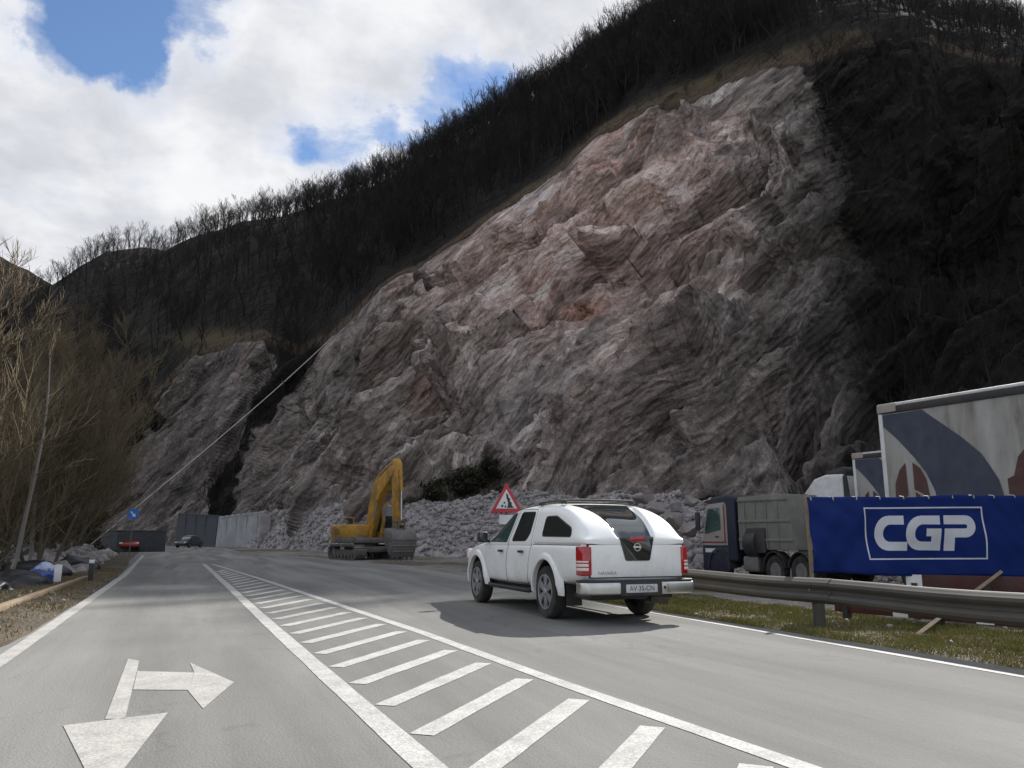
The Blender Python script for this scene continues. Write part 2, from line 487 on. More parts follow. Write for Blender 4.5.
gx = np.unique(np.concatenate([np.arange(-12, 14, 0.14), np.arange(14, 40, 0.5), np.arange(-40, -12, 1.0), np.linspace(40, 1500, 24), np.linspace(-1500, -40, 24)]))
gy = np.unique(np.concatenate([np.arange(-3, 40, 0.16), np.arange(40, 90, 0.6), np.arange(-30, -3, 1.5), np.linspace(90, 1600, 40), np.linspace(-800, -30, 16)]))
GX, GY = np.meshgrid(gx, gy, indexing='ij')
GZ = ground_h(GX.ravel(), GY.ravel())
idx = np.arange(GX.size).reshape(GX.shape)
F = np.stack([idx[:-1, :-1], idx[1:, :-1], idx[1:, 1:], idx[:-1, 1:]], -1).reshape(-1, 4)
def ground_mat():
    m = bpy.data.materials.new('gravel_ground'); m.use_nodes = True; t = m.node_tree; b = t.nodes['Principled BSDF']; q = NT(t)
    pos = q.n('ShaderNodeTexCoord').outputs['Object']
    sp = q.n('ShaderNodeSeparateXYZ'); q.l(pos, sp.inputs[0])
    n1 = q.noise(pos, 0.8, 8, 0.65, 0.4); n2 = q.noise(pos, 30, 5, 0.7)
    vor = q.n('ShaderNodeTexVoronoi'); vor.inputs['Scale'].default_value = 16; q.l(pos, vor.inputs['Vector'])
    grav = q.ramp(n1, [(0.3, (0.16, 0.145, 0.125)), (0.5, (0.24, 0.22, 0.195)), (0.7, (0.33, 0.31, 0.285))])
    grav = q.mix(0.5, grav, vor.outputs['Color'], 'SOFT_LIGHT')
    earth = q.ramp(q.math('ADD', q.math('MULTIPLY', n1, .6), q.math('MULTIPLY', n2, .4)), [(0.3, (0.035, 0.027, 0.018)), (0.48, (0.075, 0.058, 0.038)), (0.6, (0.12, 0.096, 0.064)), (0.72, (0.19, 0.17, 0.145))])
    gr = q.mix(attr(q, 'earth'), grav, earth)
    q.l(gr, b.inputs['Base Color']); b.inputs['Roughness'].default_value = 0.95
    bn = q.n('ShaderNodeBump'); bn.inputs['Strength'].default_value = 0.8; bn.inputs['Distance'].default_value = 0.04
    q.l(q.math('ADD', n2, vor.outputs['Distance']), bn.inputs['Height']); q.l(bn.outputs[0], b.inputs['Normal'])
    return m
M_GROUND = ground_mat()
gxr, gyr = GX.ravel(), GY.ravel()
gd = gxr - np.interp(gyr, right_key[:, 0], right_key[:, 1]); gl = -(gxr - (-1.92 + 0.75 * road_shift(gyr)))
Pn = np.stack([gxr, gyr, gxr * 0], 1)
earth = np.maximum((gl > -0.2) * 1.0, ((gd > -.2) & (gd < 2.6) & (gyr < 18)) * 1.0)
earth = np.clip(earth + 0.5 * fbm(Pn, 2.0, 4, 31) * (gd > 0), 0, 1)
earth = np.where((gd > 0) & (gyr > 20), np.clip(0.55 + fbm(Pn, 3.0, 4, 33), 0, 1), earth)
tag(mesh_np('ground', np.stack([gxr, gyr, GZ], 1), F, M_GROUND, smooth=True, attrs={'earth': earth}), kind='structure')

# ---- the mountain: a polar sheet round the viewpoint, its right-hand ridge set low and far so sunlight clears it
rim_px = [(0, 470), (60, 470), (100, 480), (140, 415), (195, 352), (262, 332), (300, 350), (330, 338), (380, 288), (450, 243), (520, 198), (600, 133), (650, 103), (720, 78), (800, 55), (850, 36), (880, 36), (940, 44), (1024, 56), (1150, 120), (1300, 230)]
ridge_px = [(-60, 335), (0, 320), (45, 287), (75, 268), (105, 252), (140, 247), (165, 250), (190, 238), (230, 226), (280, 216), (330, 203), (380, 186), (420, 168), (470, 139), (520, 112), (560, 96), (600, 72), (640, 46), (680, 26), (740, 14), (800, 10), (850, 20), (900, 28), (960, 38), (1024, 48), (1100, 90), (1300, 210)]
rim_ae = np.array([azel(*p) for p in rim_px]); ridge_ae = np.array([azel(*p) for p in ridge_px])
azs = np.arange(-19, 92, 0.088); na = len(azs)
rim_el = np.interp(azs, rim_ae[:, 0], rim_ae[:, 1]); ridge_el = np.interp(azs, ridge_ae[:, 0], ridge_ae[:, 1])
rim_el += 0.35 * fbm(np.stack([azs, azs * 0, azs * 0], 1), 3.0, 5, 41)
ridge_el += 0.25 * fbm(np.stack([azs, azs * 0, azs * 0 + 5], 1), 2.0, 4, 43)
toe_r = np.interp(azs, [-19, -12, -5, 0, 4, 8, 13, 20, 30, 45, 55, 70, 92], [150, 150, 142, 130, 110, 84, 62, 57, 46, 40, 36, 32, 30])
rim_r = np.interp(azs, [-19, -12, -5, 0, 5, 11, 22, 35, 43, 50, 60, 75, 92], [185, 180, 168, 152, 132, 111, 105, 97, 90, 83, 76, 66, 58])
ridge_r = np.interp(azs, [-19, -10, -5, 5, 20, 35, 45, 56, 70, 92], [290, 300, 280, 240, 185, 158, 152, 146, 128, 105])
ridge_el = np.maximum(ridge_el, rim_el + 0.3)
rim_z = CAM_H + rim_r * np.tan(np.radians(rim_el)); ridge_z = CAM_H + ridge_r * np.tan(np.radians(ridge_el))
NF, NS, NB = 420, 110, 10
rows_r = []; rows_z = []; rows_s = []; 
for i in range(-6, 0):
    rows_r.append(toe_r + i * 1.0); rows_z.append(np.full(na, -1.5)); rows_s.append(np.full(na, i / 20))
for i in range(NF):
    s = i / NF
    g_ = s ** 1.06
    rows_r.append(toe_r + (rim_r - toe_r) * (s ** 0.95)); rows_z.append(-0.6 + (rim_z + 0.6) * g_); rows_s.append(np.full(na, s))
for i in range(NS):
    s = i / NS
    rows_r.append(rim_r + (ridge_r - rim_r) * s); rows_z.append(rim_z + (ridge_z - rim_z) * (s + 0.10 * math.sin(s * PI))); rows_s.append(np.full(na, 1 + s))
for i in range(NB):
    s = i / (NB - 1)
    rows_r.append(ridge_r + 70 * s); rows_z.append(ridge_z - 40 * s * s); rows_s.append(np.full(na, 2 + s))
RR = np.array(rows_r); ZZ = np.array(rows_z); SS = np.array(rows_s); nr = RR.shape[0]
AZ = np.radians(np.broadcast_to(azs, RR.shape))
P3 = np.stack([RR * np.sin(AZ), RR * np.cos(AZ), ZZ], -1)
def grid_normals(P):
    da = np.gradient(P, axis=1); dr = np.gradient(P, axis=0)
    n = np.cross(da, dr); n /= np.linalg.norm(n, axis=-1, keepdims=True) + 1e-9
    return n
N3 = grid_normals(P3)
N3 = np.where((N3[..., 2:3] < 0), -N3, N3)

def project(P):
    d = P - np.array([0, 0, CAM_H]); cy_, sy_ = math.cos(YAW), math.sin(YAW)
    x = d[..., 0] * cy_ - d[..., 1] * sy_; y = d[..., 0] * sy_ + d[..., 1] * cy_; z = d[..., 2]
    f_ = y * math.cos(PITCH) + z * math.sin(PITCH); u_ = -y * math.sin(PITCH) + z * math.cos(PITCH)
    f_ = np.where(f_ > 0.5, f_, 0.5)
    return 512 + FPX * x / f_, 384 - FPX * u_ / f_
PX, PY = project(P3); PXf, PYf = PX.ravel(), PY.ravel()
Pf = P3.reshape(-1, 3); Sf = SS.ravel()
# frame on the face: t along the toe, u up the slope, rib = the direction of the ribs and gullies
tdir = np.array([-0.22, 0.97, 0.0]); tdir /= np.linalg.norm(tdir)
ndir = np.array([-0.80, -0.18, 0.57]); ndir -= tdir * ndir.dot(tdir); ndir /= np.linalg.norm(ndir)
udir = np.cross(ndir, tdir); udir = udir if udir[2] > 0 else -udir
ra, rb = tdir * 0.52 - udir * 0.854, tdir * 0.854 + udir * 0.52
wob = np.stack([fbm(Pf, 18, 3, 60), fbm(Pf, 18, 3, 61), fbm(Pf, 18, 3, 62)], 1) * 4.0
Pw = Pf + wob
A, B, Cn = Pw @ ra, Pw @ rb, Pw @ ndir
face = (Sf < 1.02) & (Sf > -0.2)
Q = np.stack([A / 3.6, B, Cn], 1)
disp = np.zeros(len(Pf))
fi = np.where(face)[0]
Qf = Q[fi]; Pff = Pf[fi]
big = 2.4 * fbm(Pff, 26, 3, 11) + 1.2 * fbm(Qf, 9, 3, 12)
rib = 2.1 * (1 - 2 * np.abs(fbm(Qf, 7.0, 3, 13)) * 2.2)
fine = np.clip(75 / np.hypot(Pff[:, 0], Pff[:, 1]), .25, 1.0)
fc = facets(Qf, 8.5, 20, 0.72, 0.06) * 1.0 + facets(Qf + 3, 3.4, 21, 0.85, 0.08) * 0.8 * fine ** .5 + (facets(Qf * 1.0 + 7, 1.3, 22, 0.75, 0.11) * 0.75 + facets(Pff, 0.9, 24, 0.8, 0.14) * 0.32 + facets(Pff, 0.5, 23, 0.8, 0.14) * 0.45) * fine
crackn = fbm(np.stack([Pw[fi] @ ra / 5, Pw[fi] @ rb, Pw[fi] @ ndir], 1), 5.5, 4, 25)
crack = np.exp(-(crackn / 0.035) ** 2) * sstep(-.1, .25, fbm(Pff, 14, 3, 26))
big = big - 1.3 * crack
disp[fi] = big + rib + fc + 0.16 * fbm(Pff, 2.0, 4, 24)
azf = np.tile(azs, nr)
disp *= np.interp(azf, [-19, 2, 8, 13], [.38, .42, .7, 1.0])
win = sstep(-0.05, 0.10, Sf) * (1 - sstep(0.84, 0.985, Sf) * 0.88) * (Sf <= 1.0001) + 0.15 * (Sf > 1)
for _ in range(1):
    G = disp.reshape(nr, na); H_ = G.copy()
    H_[1:-1] = .25 * G[:-2] + .5 * G[1:-1] + .25 * G[2:]; G = H_.copy(); H_[:, 1:-1] = .25 * G[:, :-2] + .5 * G[:, 1:-1] + .25 * G[:, 2:]
    disp = H_.ravel()
disp *= win
# wooded slopes: gentler lumps
sl = np.where(Sf >= 1.0)[0]
disp[sl] += (2.2 * fbm(Pf[sl], 22, 4, 51) + 0.35 * fbm(Pf[sl], 2.2, 3, 52)) * sstep(1.0, 1.12, Sf[sl]) * (1 - 0.6 * sstep(1.8, 2.0, Sf[sl]))

rock_main = [(222, 560), (240, 500), (252, 440), (290, 395), (330, 338), (380, 285), (440, 246), (520, 195), (600, 130), (650, 100), (720, 74), (800, 48), (818, 75), (835, 140), (856, 190), (862, 260), (846, 330), (852, 390), (880, 440), (905, 600), (222, 620)]
rock_left = [(92, 545), (110, 500), (150, 425), (190, 352), (262, 330), (272, 365), (238, 445), (216, 500), (200, 560), (100, 570)]
wig = (14 + 34 * sstep(780, 860, PXf)) * fbm(Pf, 7, 5, 70, .6)
dmain = polydist(rock_main, PXf, PYf) + wig; dleft = polydist(rock_left, PXf, PYf) + wig
rock = np.maximum(sstep(-4 - 45 * sstep(770, 850, PXf), 8 + 50 * sstep(770, 850, PXf), dmain), 0.9 * sstep(-3, 6, dleft)) * (Sf < 1.004)
# ragged rock windows among the brush on the right-hand slope
rw = sstep(0.08, 0.24, fbm(Q, 6, 4, 71) + 0.55 * np.exp(-(((PXf - 930) / 90) ** 2 + ((PYf - 330) / 130) ** 2)) - 0.10) * 0.30 * (Sf < 0.9) * (PXf > 800)
rw2 = sstep(0.10, 0.2, fbm(Q, 5, 4, 77) - 0.05) * 0.6 * (Sf < 0.98) * (PXf < 150)
rock = np.maximum(rock, np.maximum(rw, rw2))
gully = np.exp(-(np.minimum(0, polydist([(222, 545), (235, 470), (262, 400), (292, 372), (300, 385), (262, 450), (246, 520), (240, 545)], PXf, PYf)) / 8) ** 2)
rock *= 1 - 0.22 * gully * sstep(0.0, 0.9, fbm(Pf, 2.5, 5, 78, .65) + 0.35)
disp = np.where((Sf < 1), disp + (1 - rock) * (Sf < 1) * win * (0.5 * fbm(Pf, 1.6, 4, 79) + 0.3), disp)
pink = np.clip(1.0 * np.exp(-(((PXf - 600) / 140) ** 2 + ((PYf - 220) / 130) ** 2)) + 0.26 + 0.7 * fbm(Q, 12, 4, 80) + 0.25 * fbm(Q, 3, 3, 81) - 0.35 * sstep(700, 800, PXf), 0, 1)  # pink stone; upper centre also lightened for the extra sky it faces
pale = np.clip(1.4 * fbm(Q, 7, 5, 82) - 0.12, 0, 1) * 0.8 + 0.9 * np.exp(-(((PXf - 722) / 26) ** 2 + ((PYf - 320) / 26) ** 2)) + 0.7 * np.exp(-(((PXf - 540) / 36) ** 2 + ((PYf - 200) / 16) ** 2))
pale = np.clip(pale, 0, 1)
orange = np.exp(-(((PXf - 572 + (PYf - 303) * 0.5) / 22) ** 2 + ((PYf - 303) / 13) ** 2)) + 0.6 * np.clip(fbm(Q, 5, 4, 84) - 0.28, 0, 1) * 3 + 0.6 * np.exp(-(((PXf - 690 + (PYf - 250) * 0.8) / 9) ** 2 + ((PYf - 262) / 40) ** 2))
orange = np.clip(orange, 0, 1)
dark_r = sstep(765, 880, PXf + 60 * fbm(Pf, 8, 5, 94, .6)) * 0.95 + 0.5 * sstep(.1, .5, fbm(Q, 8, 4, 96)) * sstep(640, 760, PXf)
dark_r = np.maximum(dark_r, np.maximum(.50 * sstep(-10, 14, dleft), .38 * gully))  # near-black rock tone: right-hand side, left outcrop and gully
crk = np.zeros(len(Pf)); crk[fi] = crack
streakm = 0.35 * crk + np.clip(1.9 * fbm(np.stack([A / 7, B, Cn], 1), 3.2, 4, 86), -1, 1) * 0.5 + 0.5
weath_shade = np.clip(0.95 * sstep(700, 850, PXf + .35 * (PYf - 250)) + 0.95 * (1 - sstep(270, 500, PXf + .25 * (PYf - 350))) + 0.35 * sstep(330, 460, PYf) + 1.3 * fbm(Q, 9, 5, 92) + .1, 0, 1)  # weathered stone; margins and foot also darkened where less light reaches
weath_shade = np.where(dleft > 0, np.maximum(weath_shade, .7), weath_shade)
soil = sstep(0.962, 0.985, Sf + 0.02 * fbm(Pf, 5, 3, 88)) * (Sf < 1.01)
rock *= 1 - soil
grass = np.exp(-((Sf - 1.008) / 0.03) ** 2) * (Sf > 0.985) * sstep(500, 660, PXf) * (1 - sstep(840, 900, PXf)) * np.clip(0.6 + fbm(Pf, 5, 4, 90), 0, 1)
grass = np.maximum(grass, 0.8 * np.exp(-(((PXf - 215) / 45) ** 2 + ((PYf - 340) / 10) ** 2)))
verts = Pf + N3.reshape(-1, 3) * disp[:, None]
idx = np.arange(nr * na).reshape(nr, na)
Fm = np.stack([idx[:-1, :-1], idx[:-1, 1:], idx[1:, 1:], idx[1:, :-1]], -1).reshape(-1, 4)

def mountain_mat():
    m = bpy.data.materials.new('mountain'); m.use_nodes = True; t = m.node_tree; b = t.nodes['Principled BSDF']; q = NT(t)
    pos = q.n('ShaderNodeTexCoord').outputs['Object']
    cq = q.n('ShaderNodeCombineXYZ'); q.l(attr(q, 'qa'), cq.inputs[0]); q.l(attr(q, 'qb'), cq.inputs[1]); q.l(attr(q, 'qc'), cq.inputs[2]); rv = cq.outputs[0]
    n1 = q.noise(rv, 0.34, 7, 0.58, 0.1); n2 = q.noise(pos, 1.7, 8, 0.66, 0.0); n3 = q.noise(pos, 9, 6, 0.7)
    grey = q.ramp(n1, [(0.32, (0.175, 0.144, 0.124)), (0.46, (0.315, 0.268, 0.238)), (0.58, (0.455, 0.395, 0.356)), (0.70, (0.60, 0.53, 0.485))])
    pinkc = q.ramp(n2, [(0.32, (0.38, 0.262, 0.220)), (0.5, (0.56, 0.418, 0.360)), (0.66, (0.72, 0.59, 0.525))])
    c = q.mix(attr(q, 'pink'), grey, pinkc)
    c = q.mix(q.math('MULTIPLY', attr(q, 'pale'), q.ramp(n2, [(0.35, 0.15), (0.6, 0.95)])), c, (0.54, 0.505, 0.485))
    c = q.mix(q.math('MULTIPLY', attr(q, 'orange'), q.ramp(n2, [(0.3, 0.2), (0.55, 0.95)])), c, (0.42, 0.20, 0.13))
    st = q.math('MULTIPLY', q.ramp(attr(q, 'streak'), [(0.47, 0.0), (0.78, 0.78)]), q.ramp(n3, [(0.35, 0.3), (0.6, 1.0)]))
    c = q.mix(st, c, (0.095, 0.083, 0.076))
    c = q.mix(q.math('MULTIPLY', attr(q, 'weather_shade'), q.ramp(n2, [(0.28, 0.35), (0.6, 0.9)])), c, q.ramp(n1, [(0.3, (0.070, 0.060, 0.053)), (0.5, (0.130, 0.111, 0.098)), (0.7, (0.23, 0.203, 0.182))]))
    # bedding and fracture blocks: every block a slightly different stone, dark seams between them
    for sc, am in ((0.22, .5), (0.7, .55), (1.9, .5)):
        va = q.n('ShaderNodeTexVoronoi', feature='F1'); va.inputs['Scale'].default_value = sc; q.l(rv, va.inputs['Vector'])
        sv = q.n('ShaderNodeSeparateColor'); q.l(va.outputs['Color'], sv.inputs[0])
        c = q.mix(am, c, q.mix(sv.outputs[0], (0.30, 0.295, 0.29), (0.70, 0.70, 0.705)), 'OVERLAY')
        ve = q.n('ShaderNodeTexVoronoi', feature='DISTANCE_TO_EDGE'); ve.inputs['Scale'].default_value = sc; q.l(rv, ve.inputs['Vector'])
        seam = q.math('MULTIPLY', q.ramp(ve.outputs['Distance'], [(0.0, 0.6), (0.045, 0.0)]), q.ramp(n2, [(0.42, 0.0), (0.58, 1.0)]))
        c = q.mix(seam, c, (0.07, 0.06, 0.054))
    c = q.mix(0.75, c, q.mix(q.ramp(n3, [(0.33, 0.0), (0.67, 1.0)]), (0.25, 0.25, 0.25), (0.76, 0.76, 0.76)), 'OVERLAY')
    c = q.mix(0.55, c, q.mix(q.ramp(q.noise(rv, 0.7, 5, 0.55, 0.0), [(0.36, 0.0), (0.64, 1.0)]), (0.24, 0.235, 0.23), (0.78, 0.77, 0.76)), 'OVERLAY')
    c = q.mix(q.math('MULTIPLY', attr(q, 'dark_stone'), q.ramp(n2, [(0.25, 0.6), (0.6, 1.0)])), c, q.ramp(n3, [(0.35, (0.026, 0.024, 0.021)), (0.65, (0.070, 0.064, 0.058))]))
    moss = q.ramp(q.noise(pos, 0.9, 8, 0.7, 0.4), [(0.60, 0.0), (0.70, 0.6)])
    c = q.mix(moss, c, (0.125, 0.108, 0.082))
    litter = q.ramp(q.math('ADD', q.math('MULTIPLY', n2, .5), q.math('MULTIPLY', n3, .5)), [(0.36, (0.007, 0.006, 0.005)), (0.5, (0.014, 0.012, 0.0095)), (0.64, (0.026, 0.021, 0.016))])
    gcol = q.ramp(n3, [(0.35, (0.085, 0.062, 0.030)), (0.65, (0.19, 0.15, 0.078))])
    litter = q.mix(q.math('MULTIPLY', attr(q, 'grass'), 0.9), litter, gcol)
    scol = q.ramp(n2, [(0.35, (0.05, 0.036, 0.025)), (0.65, (0.12, 0.082, 0.052))])
    litter = q.mix(attr(q, 'soil'), litter, scol)
    rk = q.math('ADD', attr(q, 'rock'), q.math('MULTIPLY', q.math('SUBTRACT', n2, 0.5), 0.9))
    c = q.mix(q.ramp(rk, [(0.38, 0.0), (0.58, 1.0)]), litter, c)
    q.l(c, b.inputs['Base Color']); b.inputs['Roughness'].default_value = 0.93; b.inputs['Specular IOR Level'].default_value = 0.25
    v = q.n('ShaderNodeTexVoronoi', feature='F1'); v.inputs['Scale'].default_value = 2.2; q.l(rv, v.inputs['Vector'])
    v2 = q.n('ShaderNodeTexVoronoi', feature='F1'); v2.inputs['Scale'].default_value = 0.8; q.l(rv, v2.inputs['Vector'])
    h = q.math('ADD', q.math('MULTIPLY', n3, 0.22), q.math('ADD', q.math('MULTIPLY', v.outputs['Distance'], 0.8), q.math('ADD', q.math('MULTIPLY', v2.outputs['Distance'], 1.6), q.math('MULTIPLY', n2, .4))))
    bn = q.n('ShaderNodeBump'); bn.inputs['Strength'].default_value = 0.9; bn.inputs['Distance'].default_value = 0.4
    q.l(h, bn.inputs['Height']); q.l(bn.outputs[0], b.inputs['Normal'])
    return m
M_MOUNT = mountain_mat()
tag(mesh_np('mountain', verts, Fm, M_MOUNT, attrs={'rock': rock, 'pink': pink, 'pale': pale, 'orange': orange, 'streak': streakm, 'weather_shade': weath_shade, 'dark_stone': np.clip(dark_r, 0, 1), 'qa': ((verts + wob) @ ra) / 2.6, 'qb': (verts + wob) @ rb, 'qc': (verts + wob) @ ndir, 'soil': soil, 'grass': grass}), kind='structure')
MV = verts.reshape(nr, na, 3)
def mount_row(kind): return {'toe': 6, 'rim': 6 + NF, 'ridge': 6 + NF + NS}[kind]
def mount_pt(az, row):
    j = (az - azs[0]) / 0.088; j0 = int(np.clip(j, 0, na - 2)); r0 = int(np.clip(row, 0, nr - 2))
    fj, fr = j - j0, row - r0
    return Vector((MV[r0, j0] * (1 - fj) + MV[r0, j0 + 1] * fj) * (1 - fr) + Vector(MV[r0 + 1, j0] * (1 - fj) + MV[r0 + 1, j0 + 1] * fj) * fr) if False else Vector(tuple((MV[r0, j0] * (1 - fj) + MV[r0, j0 + 1] * fj) * (1 - fr) + (MV[r0 + 1, j0] * (1 - fj) + MV[r0 + 1, j0 + 1] * fj) * fr))
# one face in four is enough for ray tests
sub_i = idx[::3, ::3]
Fs = np.stack([sub_i[:-1, :-1], sub_i[:-1, 1:], sub_i[1:, 1:], sub_i[1:, :-1]], -1).reshape(-1, 4)
used, inv = np.unique(Fs.ravel(), return_inverse=True)
MOUNT_BVH = BVHTree.FromPolygons([tuple(v) for v in verts[used]], [tuple(f) for f in inv.reshape(-1, 4).tolist()])
def on_mountain(px, py):
    hit = MOUNT_BVH.ray_cast(Vector((0, 0, CAM_H)), cam_dir(px, py).normalized())
    return hit[0]

# ---- the far hill across the river on the left
haz = np.arange(-80, -5, 0.5)
hel = np.interp(haz, [-80, -40, -25, -16, -13, -11.5, -9.5, -5], [9, 13, 16.5, 17.2, 16.9, 16.4, 15.2, 12.0])
hr0 = 420.0; rowsP = []
for i in range(40):
    s = i / 39; rr = 120 + (hr0 - 120) * s; zz = -3 + (CAM_H + hr0 * np.tan(np.radians(hel)) + 3) * s ** 1.2
    rowsP.append(np.stack([rr * np.sin(np.radians(haz)), rr * np.cos(np.radians(haz)), zz], -1))
for i in range(1, 5):
    rr = hr0 + 40 * i; zz = CAM_H + hr0 * np.tan(np.radians(hel)) - 12 * i * i
    rowsP.append(np.stack([rr * np.sin(np.radians(haz)), rr * np.cos(np.radians(haz)), zz], -1))
HP = np.array(rowsP); hidx = np.arange(HP.shape[0] * HP.shape[1]).reshape(HP.shape[:2])
HPf = HP.reshape(-1, 3); HPf[:, 2] += 6 * fbm(HPf, 60, 4, 95) * sstep(0, 60, HPf[:, 2] + 3)
Fh = np.stack([hidx[:-1, :-1], hidx[:-1, 1:], hidx[1:, 1:], hidx[1:, :-1]], -1).reshape(-1, 4)
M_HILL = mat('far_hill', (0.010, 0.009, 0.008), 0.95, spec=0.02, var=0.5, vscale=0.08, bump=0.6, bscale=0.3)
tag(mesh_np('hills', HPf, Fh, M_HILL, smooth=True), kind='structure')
# ================================================================== mesh tools for bodywork
def apply_mods(o):
    dg = bpy.context.evaluated_depsgraph_get(); dg.update()
    me = bpy.data.meshes.new_from_object(o.evaluated_get(dg), depsgraph=dg)
    o.modifiers.clear(); o.data = me
    return o
def boolean(o, cutter, op='DIFFERENCE', kill=True):
    md = o.modifiers.new('b', 'BOOLEAN'); md.object = cutter; md.operation = op; md.solver = 'EXACT'
    try: md.material_mode = 'TRANSFER'
    except Exception: pass
    apply_mods(o)
    if kill: bpy.data.objects.remove(cutter)
    return o
def inflated(o, d):
    """copy of a closed mesh pushed outwards by d metres"""
    c = bpy.data.objects.new('shell', o.data.copy()); link(c); c.matrix_world = o.matrix_world
    me = c.data; n = len(me.vertices)
    co = np.empty(n * 3, np.float32); me.vertices.foreach_get('co', co)
    nn = np.empty(n * 3, np.float32); me.vertex_normals.foreach_get('vector', nn)
    me.vertices.foreach_set('co', co + nn * d); me.update()
    return c
def skin_panel(name, base, prism_bm, d, m, parent, angle=30):
    """a piece of bodywork: the part of the body's skin inside an outline, d metres proud of it"""
    s = inflated(base, d); c = prism_bm.build('cut', m)
    boolean(s, c, 'INTERSECT'); me = s.data; bpy.data.objects.remove(s)
    me.materials.clear(); me.materials.append(m)
    me.polygons.foreach_set('material_index', np.zeros(len(me.polygons), np.int32))
    me.polygons.foreach_set('use_smooth', np.ones(len(me.polygons), dtype=bool)); me.set_sharp_from_angle(angle=R(angle))
    o = bpy.data.objects.new(name, me); link(o); o.parent = parent
    return o
def rounded(poly, r, n=5):
    """round the corners of a 2-D outline"""
    out = []; k = len(poly)
    for i in range(k):
        p0, p, p1 = Vector(poly[i - 1]), Vector(poly[i]), Vector(poly[(i + 1) % k])
        a, b = (p0 - p), (p1 - p); ra = min(r, a.length * .45, b.length * .45)
        A, B = p + a.normalized() * ra, p + b.normalized() * ra
        for j in range(n + 1):
            t = j / n; out.append(tuple(A * (1 - t) ** 2 + p * 2 * t * (1 - t) + B * t * t))
    return out
def grow(poly, d):
    """offset a 2-D outline outwards"""
    k = len(poly); area = sum(poly[i][0] * poly[(i + 1) % k][1] - poly[(i + 1) % k][0] * poly[i][1] for i in range(k))
    sg = 1 if area > 0 else -1; out = []
    for i in range(k):
        p0, p, p1 = Vector(poly[i - 1]), Vector(poly[i]), Vector(poly[(i + 1) % k])
        e0, e1 = (p - p0), (p1 - p)
        if e0.length < 1e-6 or e1.length < 1e-6: out.append(tuple(p)); continue
        n0 = Vector((e0.y, -e0.x)).normalized() * sg; n1 = Vector((e1.y, -e1.x)).normalized() * sg
        nn = n0 + n1
        nn = nn / max(0.3, nn.dot(n0)) if nn.length > 1e-4 else n0
        out.append(tuple(p + nn * d))
    return out
def text_mesh(name, body, size, mat_, parent, loc, rot, extrude=0.003, align='CENTER', sx=1.0):
    cu = bpy.data.curves.new(name, 'FONT'); cu.body = body; cu.size = size; cu.extrude = extrude
    cu.align_x = align; cu.align_y = 'CENTER'
    to = bpy.data.objects.new(name, cu); link(to)
    dg = bpy.context.evaluated_depsgraph_get(); dg.update()
    me = bpy.data.meshes.new_from_object(to.evaluated_get(dg), depsgraph=dg); bpy.data.objects.remove(to)
    me.materials.clear(); me.materials.append(mat_)
    o = bpy.data.objects.new(name, me); link(o); o.parent = parent; o.location = loc; o.rotation_euler = rot; o.scale = (sx, 1, 1)
    return o

def glass_mat(name, tint=(0.02, 0.025, 0.025), rough=0.03):
    m = bpy.data.materials.new(name); m.use_nodes = True; b = m.node_tree.nodes['Principled BSDF']
    b.inputs['Base Color'].default_value = (*tint, 1); b.inputs['Roughness'].default_value = rough
    b.inputs['Specular IOR Level'].default_value = 0.6; b.inputs['Coat Weight'].default_value = 0.6; b.inputs['Coat Roughness'].default_value = 0.02
    return m
def car_paint(name, col, dirt=(0.30, 0.26, 0.20), amt=0.5, rough=0.28):
    m = bpy.data.materials.new(name); m.use_nodes = True; t = m.node_tree; b = t.nodes['Principled BSDF']; q = NT(t)
    pos = q.n('ShaderNodeTexCoord').outputs['Object']; sp = q.n('ShaderNodeSeparateXYZ'); q.l(pos, sp.inputs[0])
    low = q.n('ShaderNodeMapRange'); q.l(sp.outputs[2], low.inputs[0]); low.inputs[1].default_value = 1.15; low.inputs[2].default_value = 0.35
    n = q.noise(pos, 2.4, 8, 0.65, 0.5); n2 = q.noise(pos, 22, 5, 0.7)
    f = q.math('MULTIPLY', q.math('ADD', low.outputs[0], 0.22), q.ramp(q.math('ADD', q.math('MULTIPLY', n, .6), q.math('MULTIPLY', n2, .4)), [(0.36, 0.0), (0.66, 1.0)]))
    f = q.math('MULTIPLY', f, amt, True)
    q.l(q.mix(f, col, dirt), b.inputs['Base Color'])
    q.l(q.math('ADD', rough, q.math('MULTIPLY', f, 0.5)), b.inputs['Roughness'])
    b.inputs['Coat Weight'].default_value = 0.5; b.inputs['Coat Roughness'].default_value = 0.12
    return m
M_WHITE = car_paint('white_car_paint', (0.88, 0.88, 0.855), amt=0.46)
M_BLACK = mat('black_plastic', (0.022, 0.022, 0.023), 0.5, var=0.3, dirt=(0.12, 0.10, 0.08), dirt_amt=0.3)
M_RUBBER = mat('tyre_rubber', (0.022, 0.021, 0.02), 0.85, var=0.3, bump=0.3, dirt=(0.13, 0.11, 0.09), dirt_amt=0.5)
M_GLASS = glass_mat('tinted_glass')
M_GLASSG = glass_mat('green_glass', (0.045, 0.075, 0.068))
M_CHROME = mat('brushed_chrome', (0.62, 0.61, 0.58), 0.25, 1.0, var=0.1, dirt=(0.3, 0.26, 0.2), dirt_amt=0.4)
M_ALLOY = mat('alloy_wheel', (0.42, 0.42, 0.42), 0.38, 0.8, var=0.1, dirt=(0.14, 0.12, 0.10), dirt_amt=0.6)
M_REDL = mat('red_lamp_plastic', (0.36, 0.012, 0.014), 0.15, var=0.1, coat=0.6)
M_CLEARL = mat('clear_lamp_plastic', (0.72, 0.60, 0.58), 0.2, var=0.1, coat=0.6)
M_SEAM = mat('shut_line', (0.03, 0.03, 0.03), 0.8)
M_GREYTXT = mat('badge_grey', (0.30, 0.30, 0.30), 0.4, 0.6)
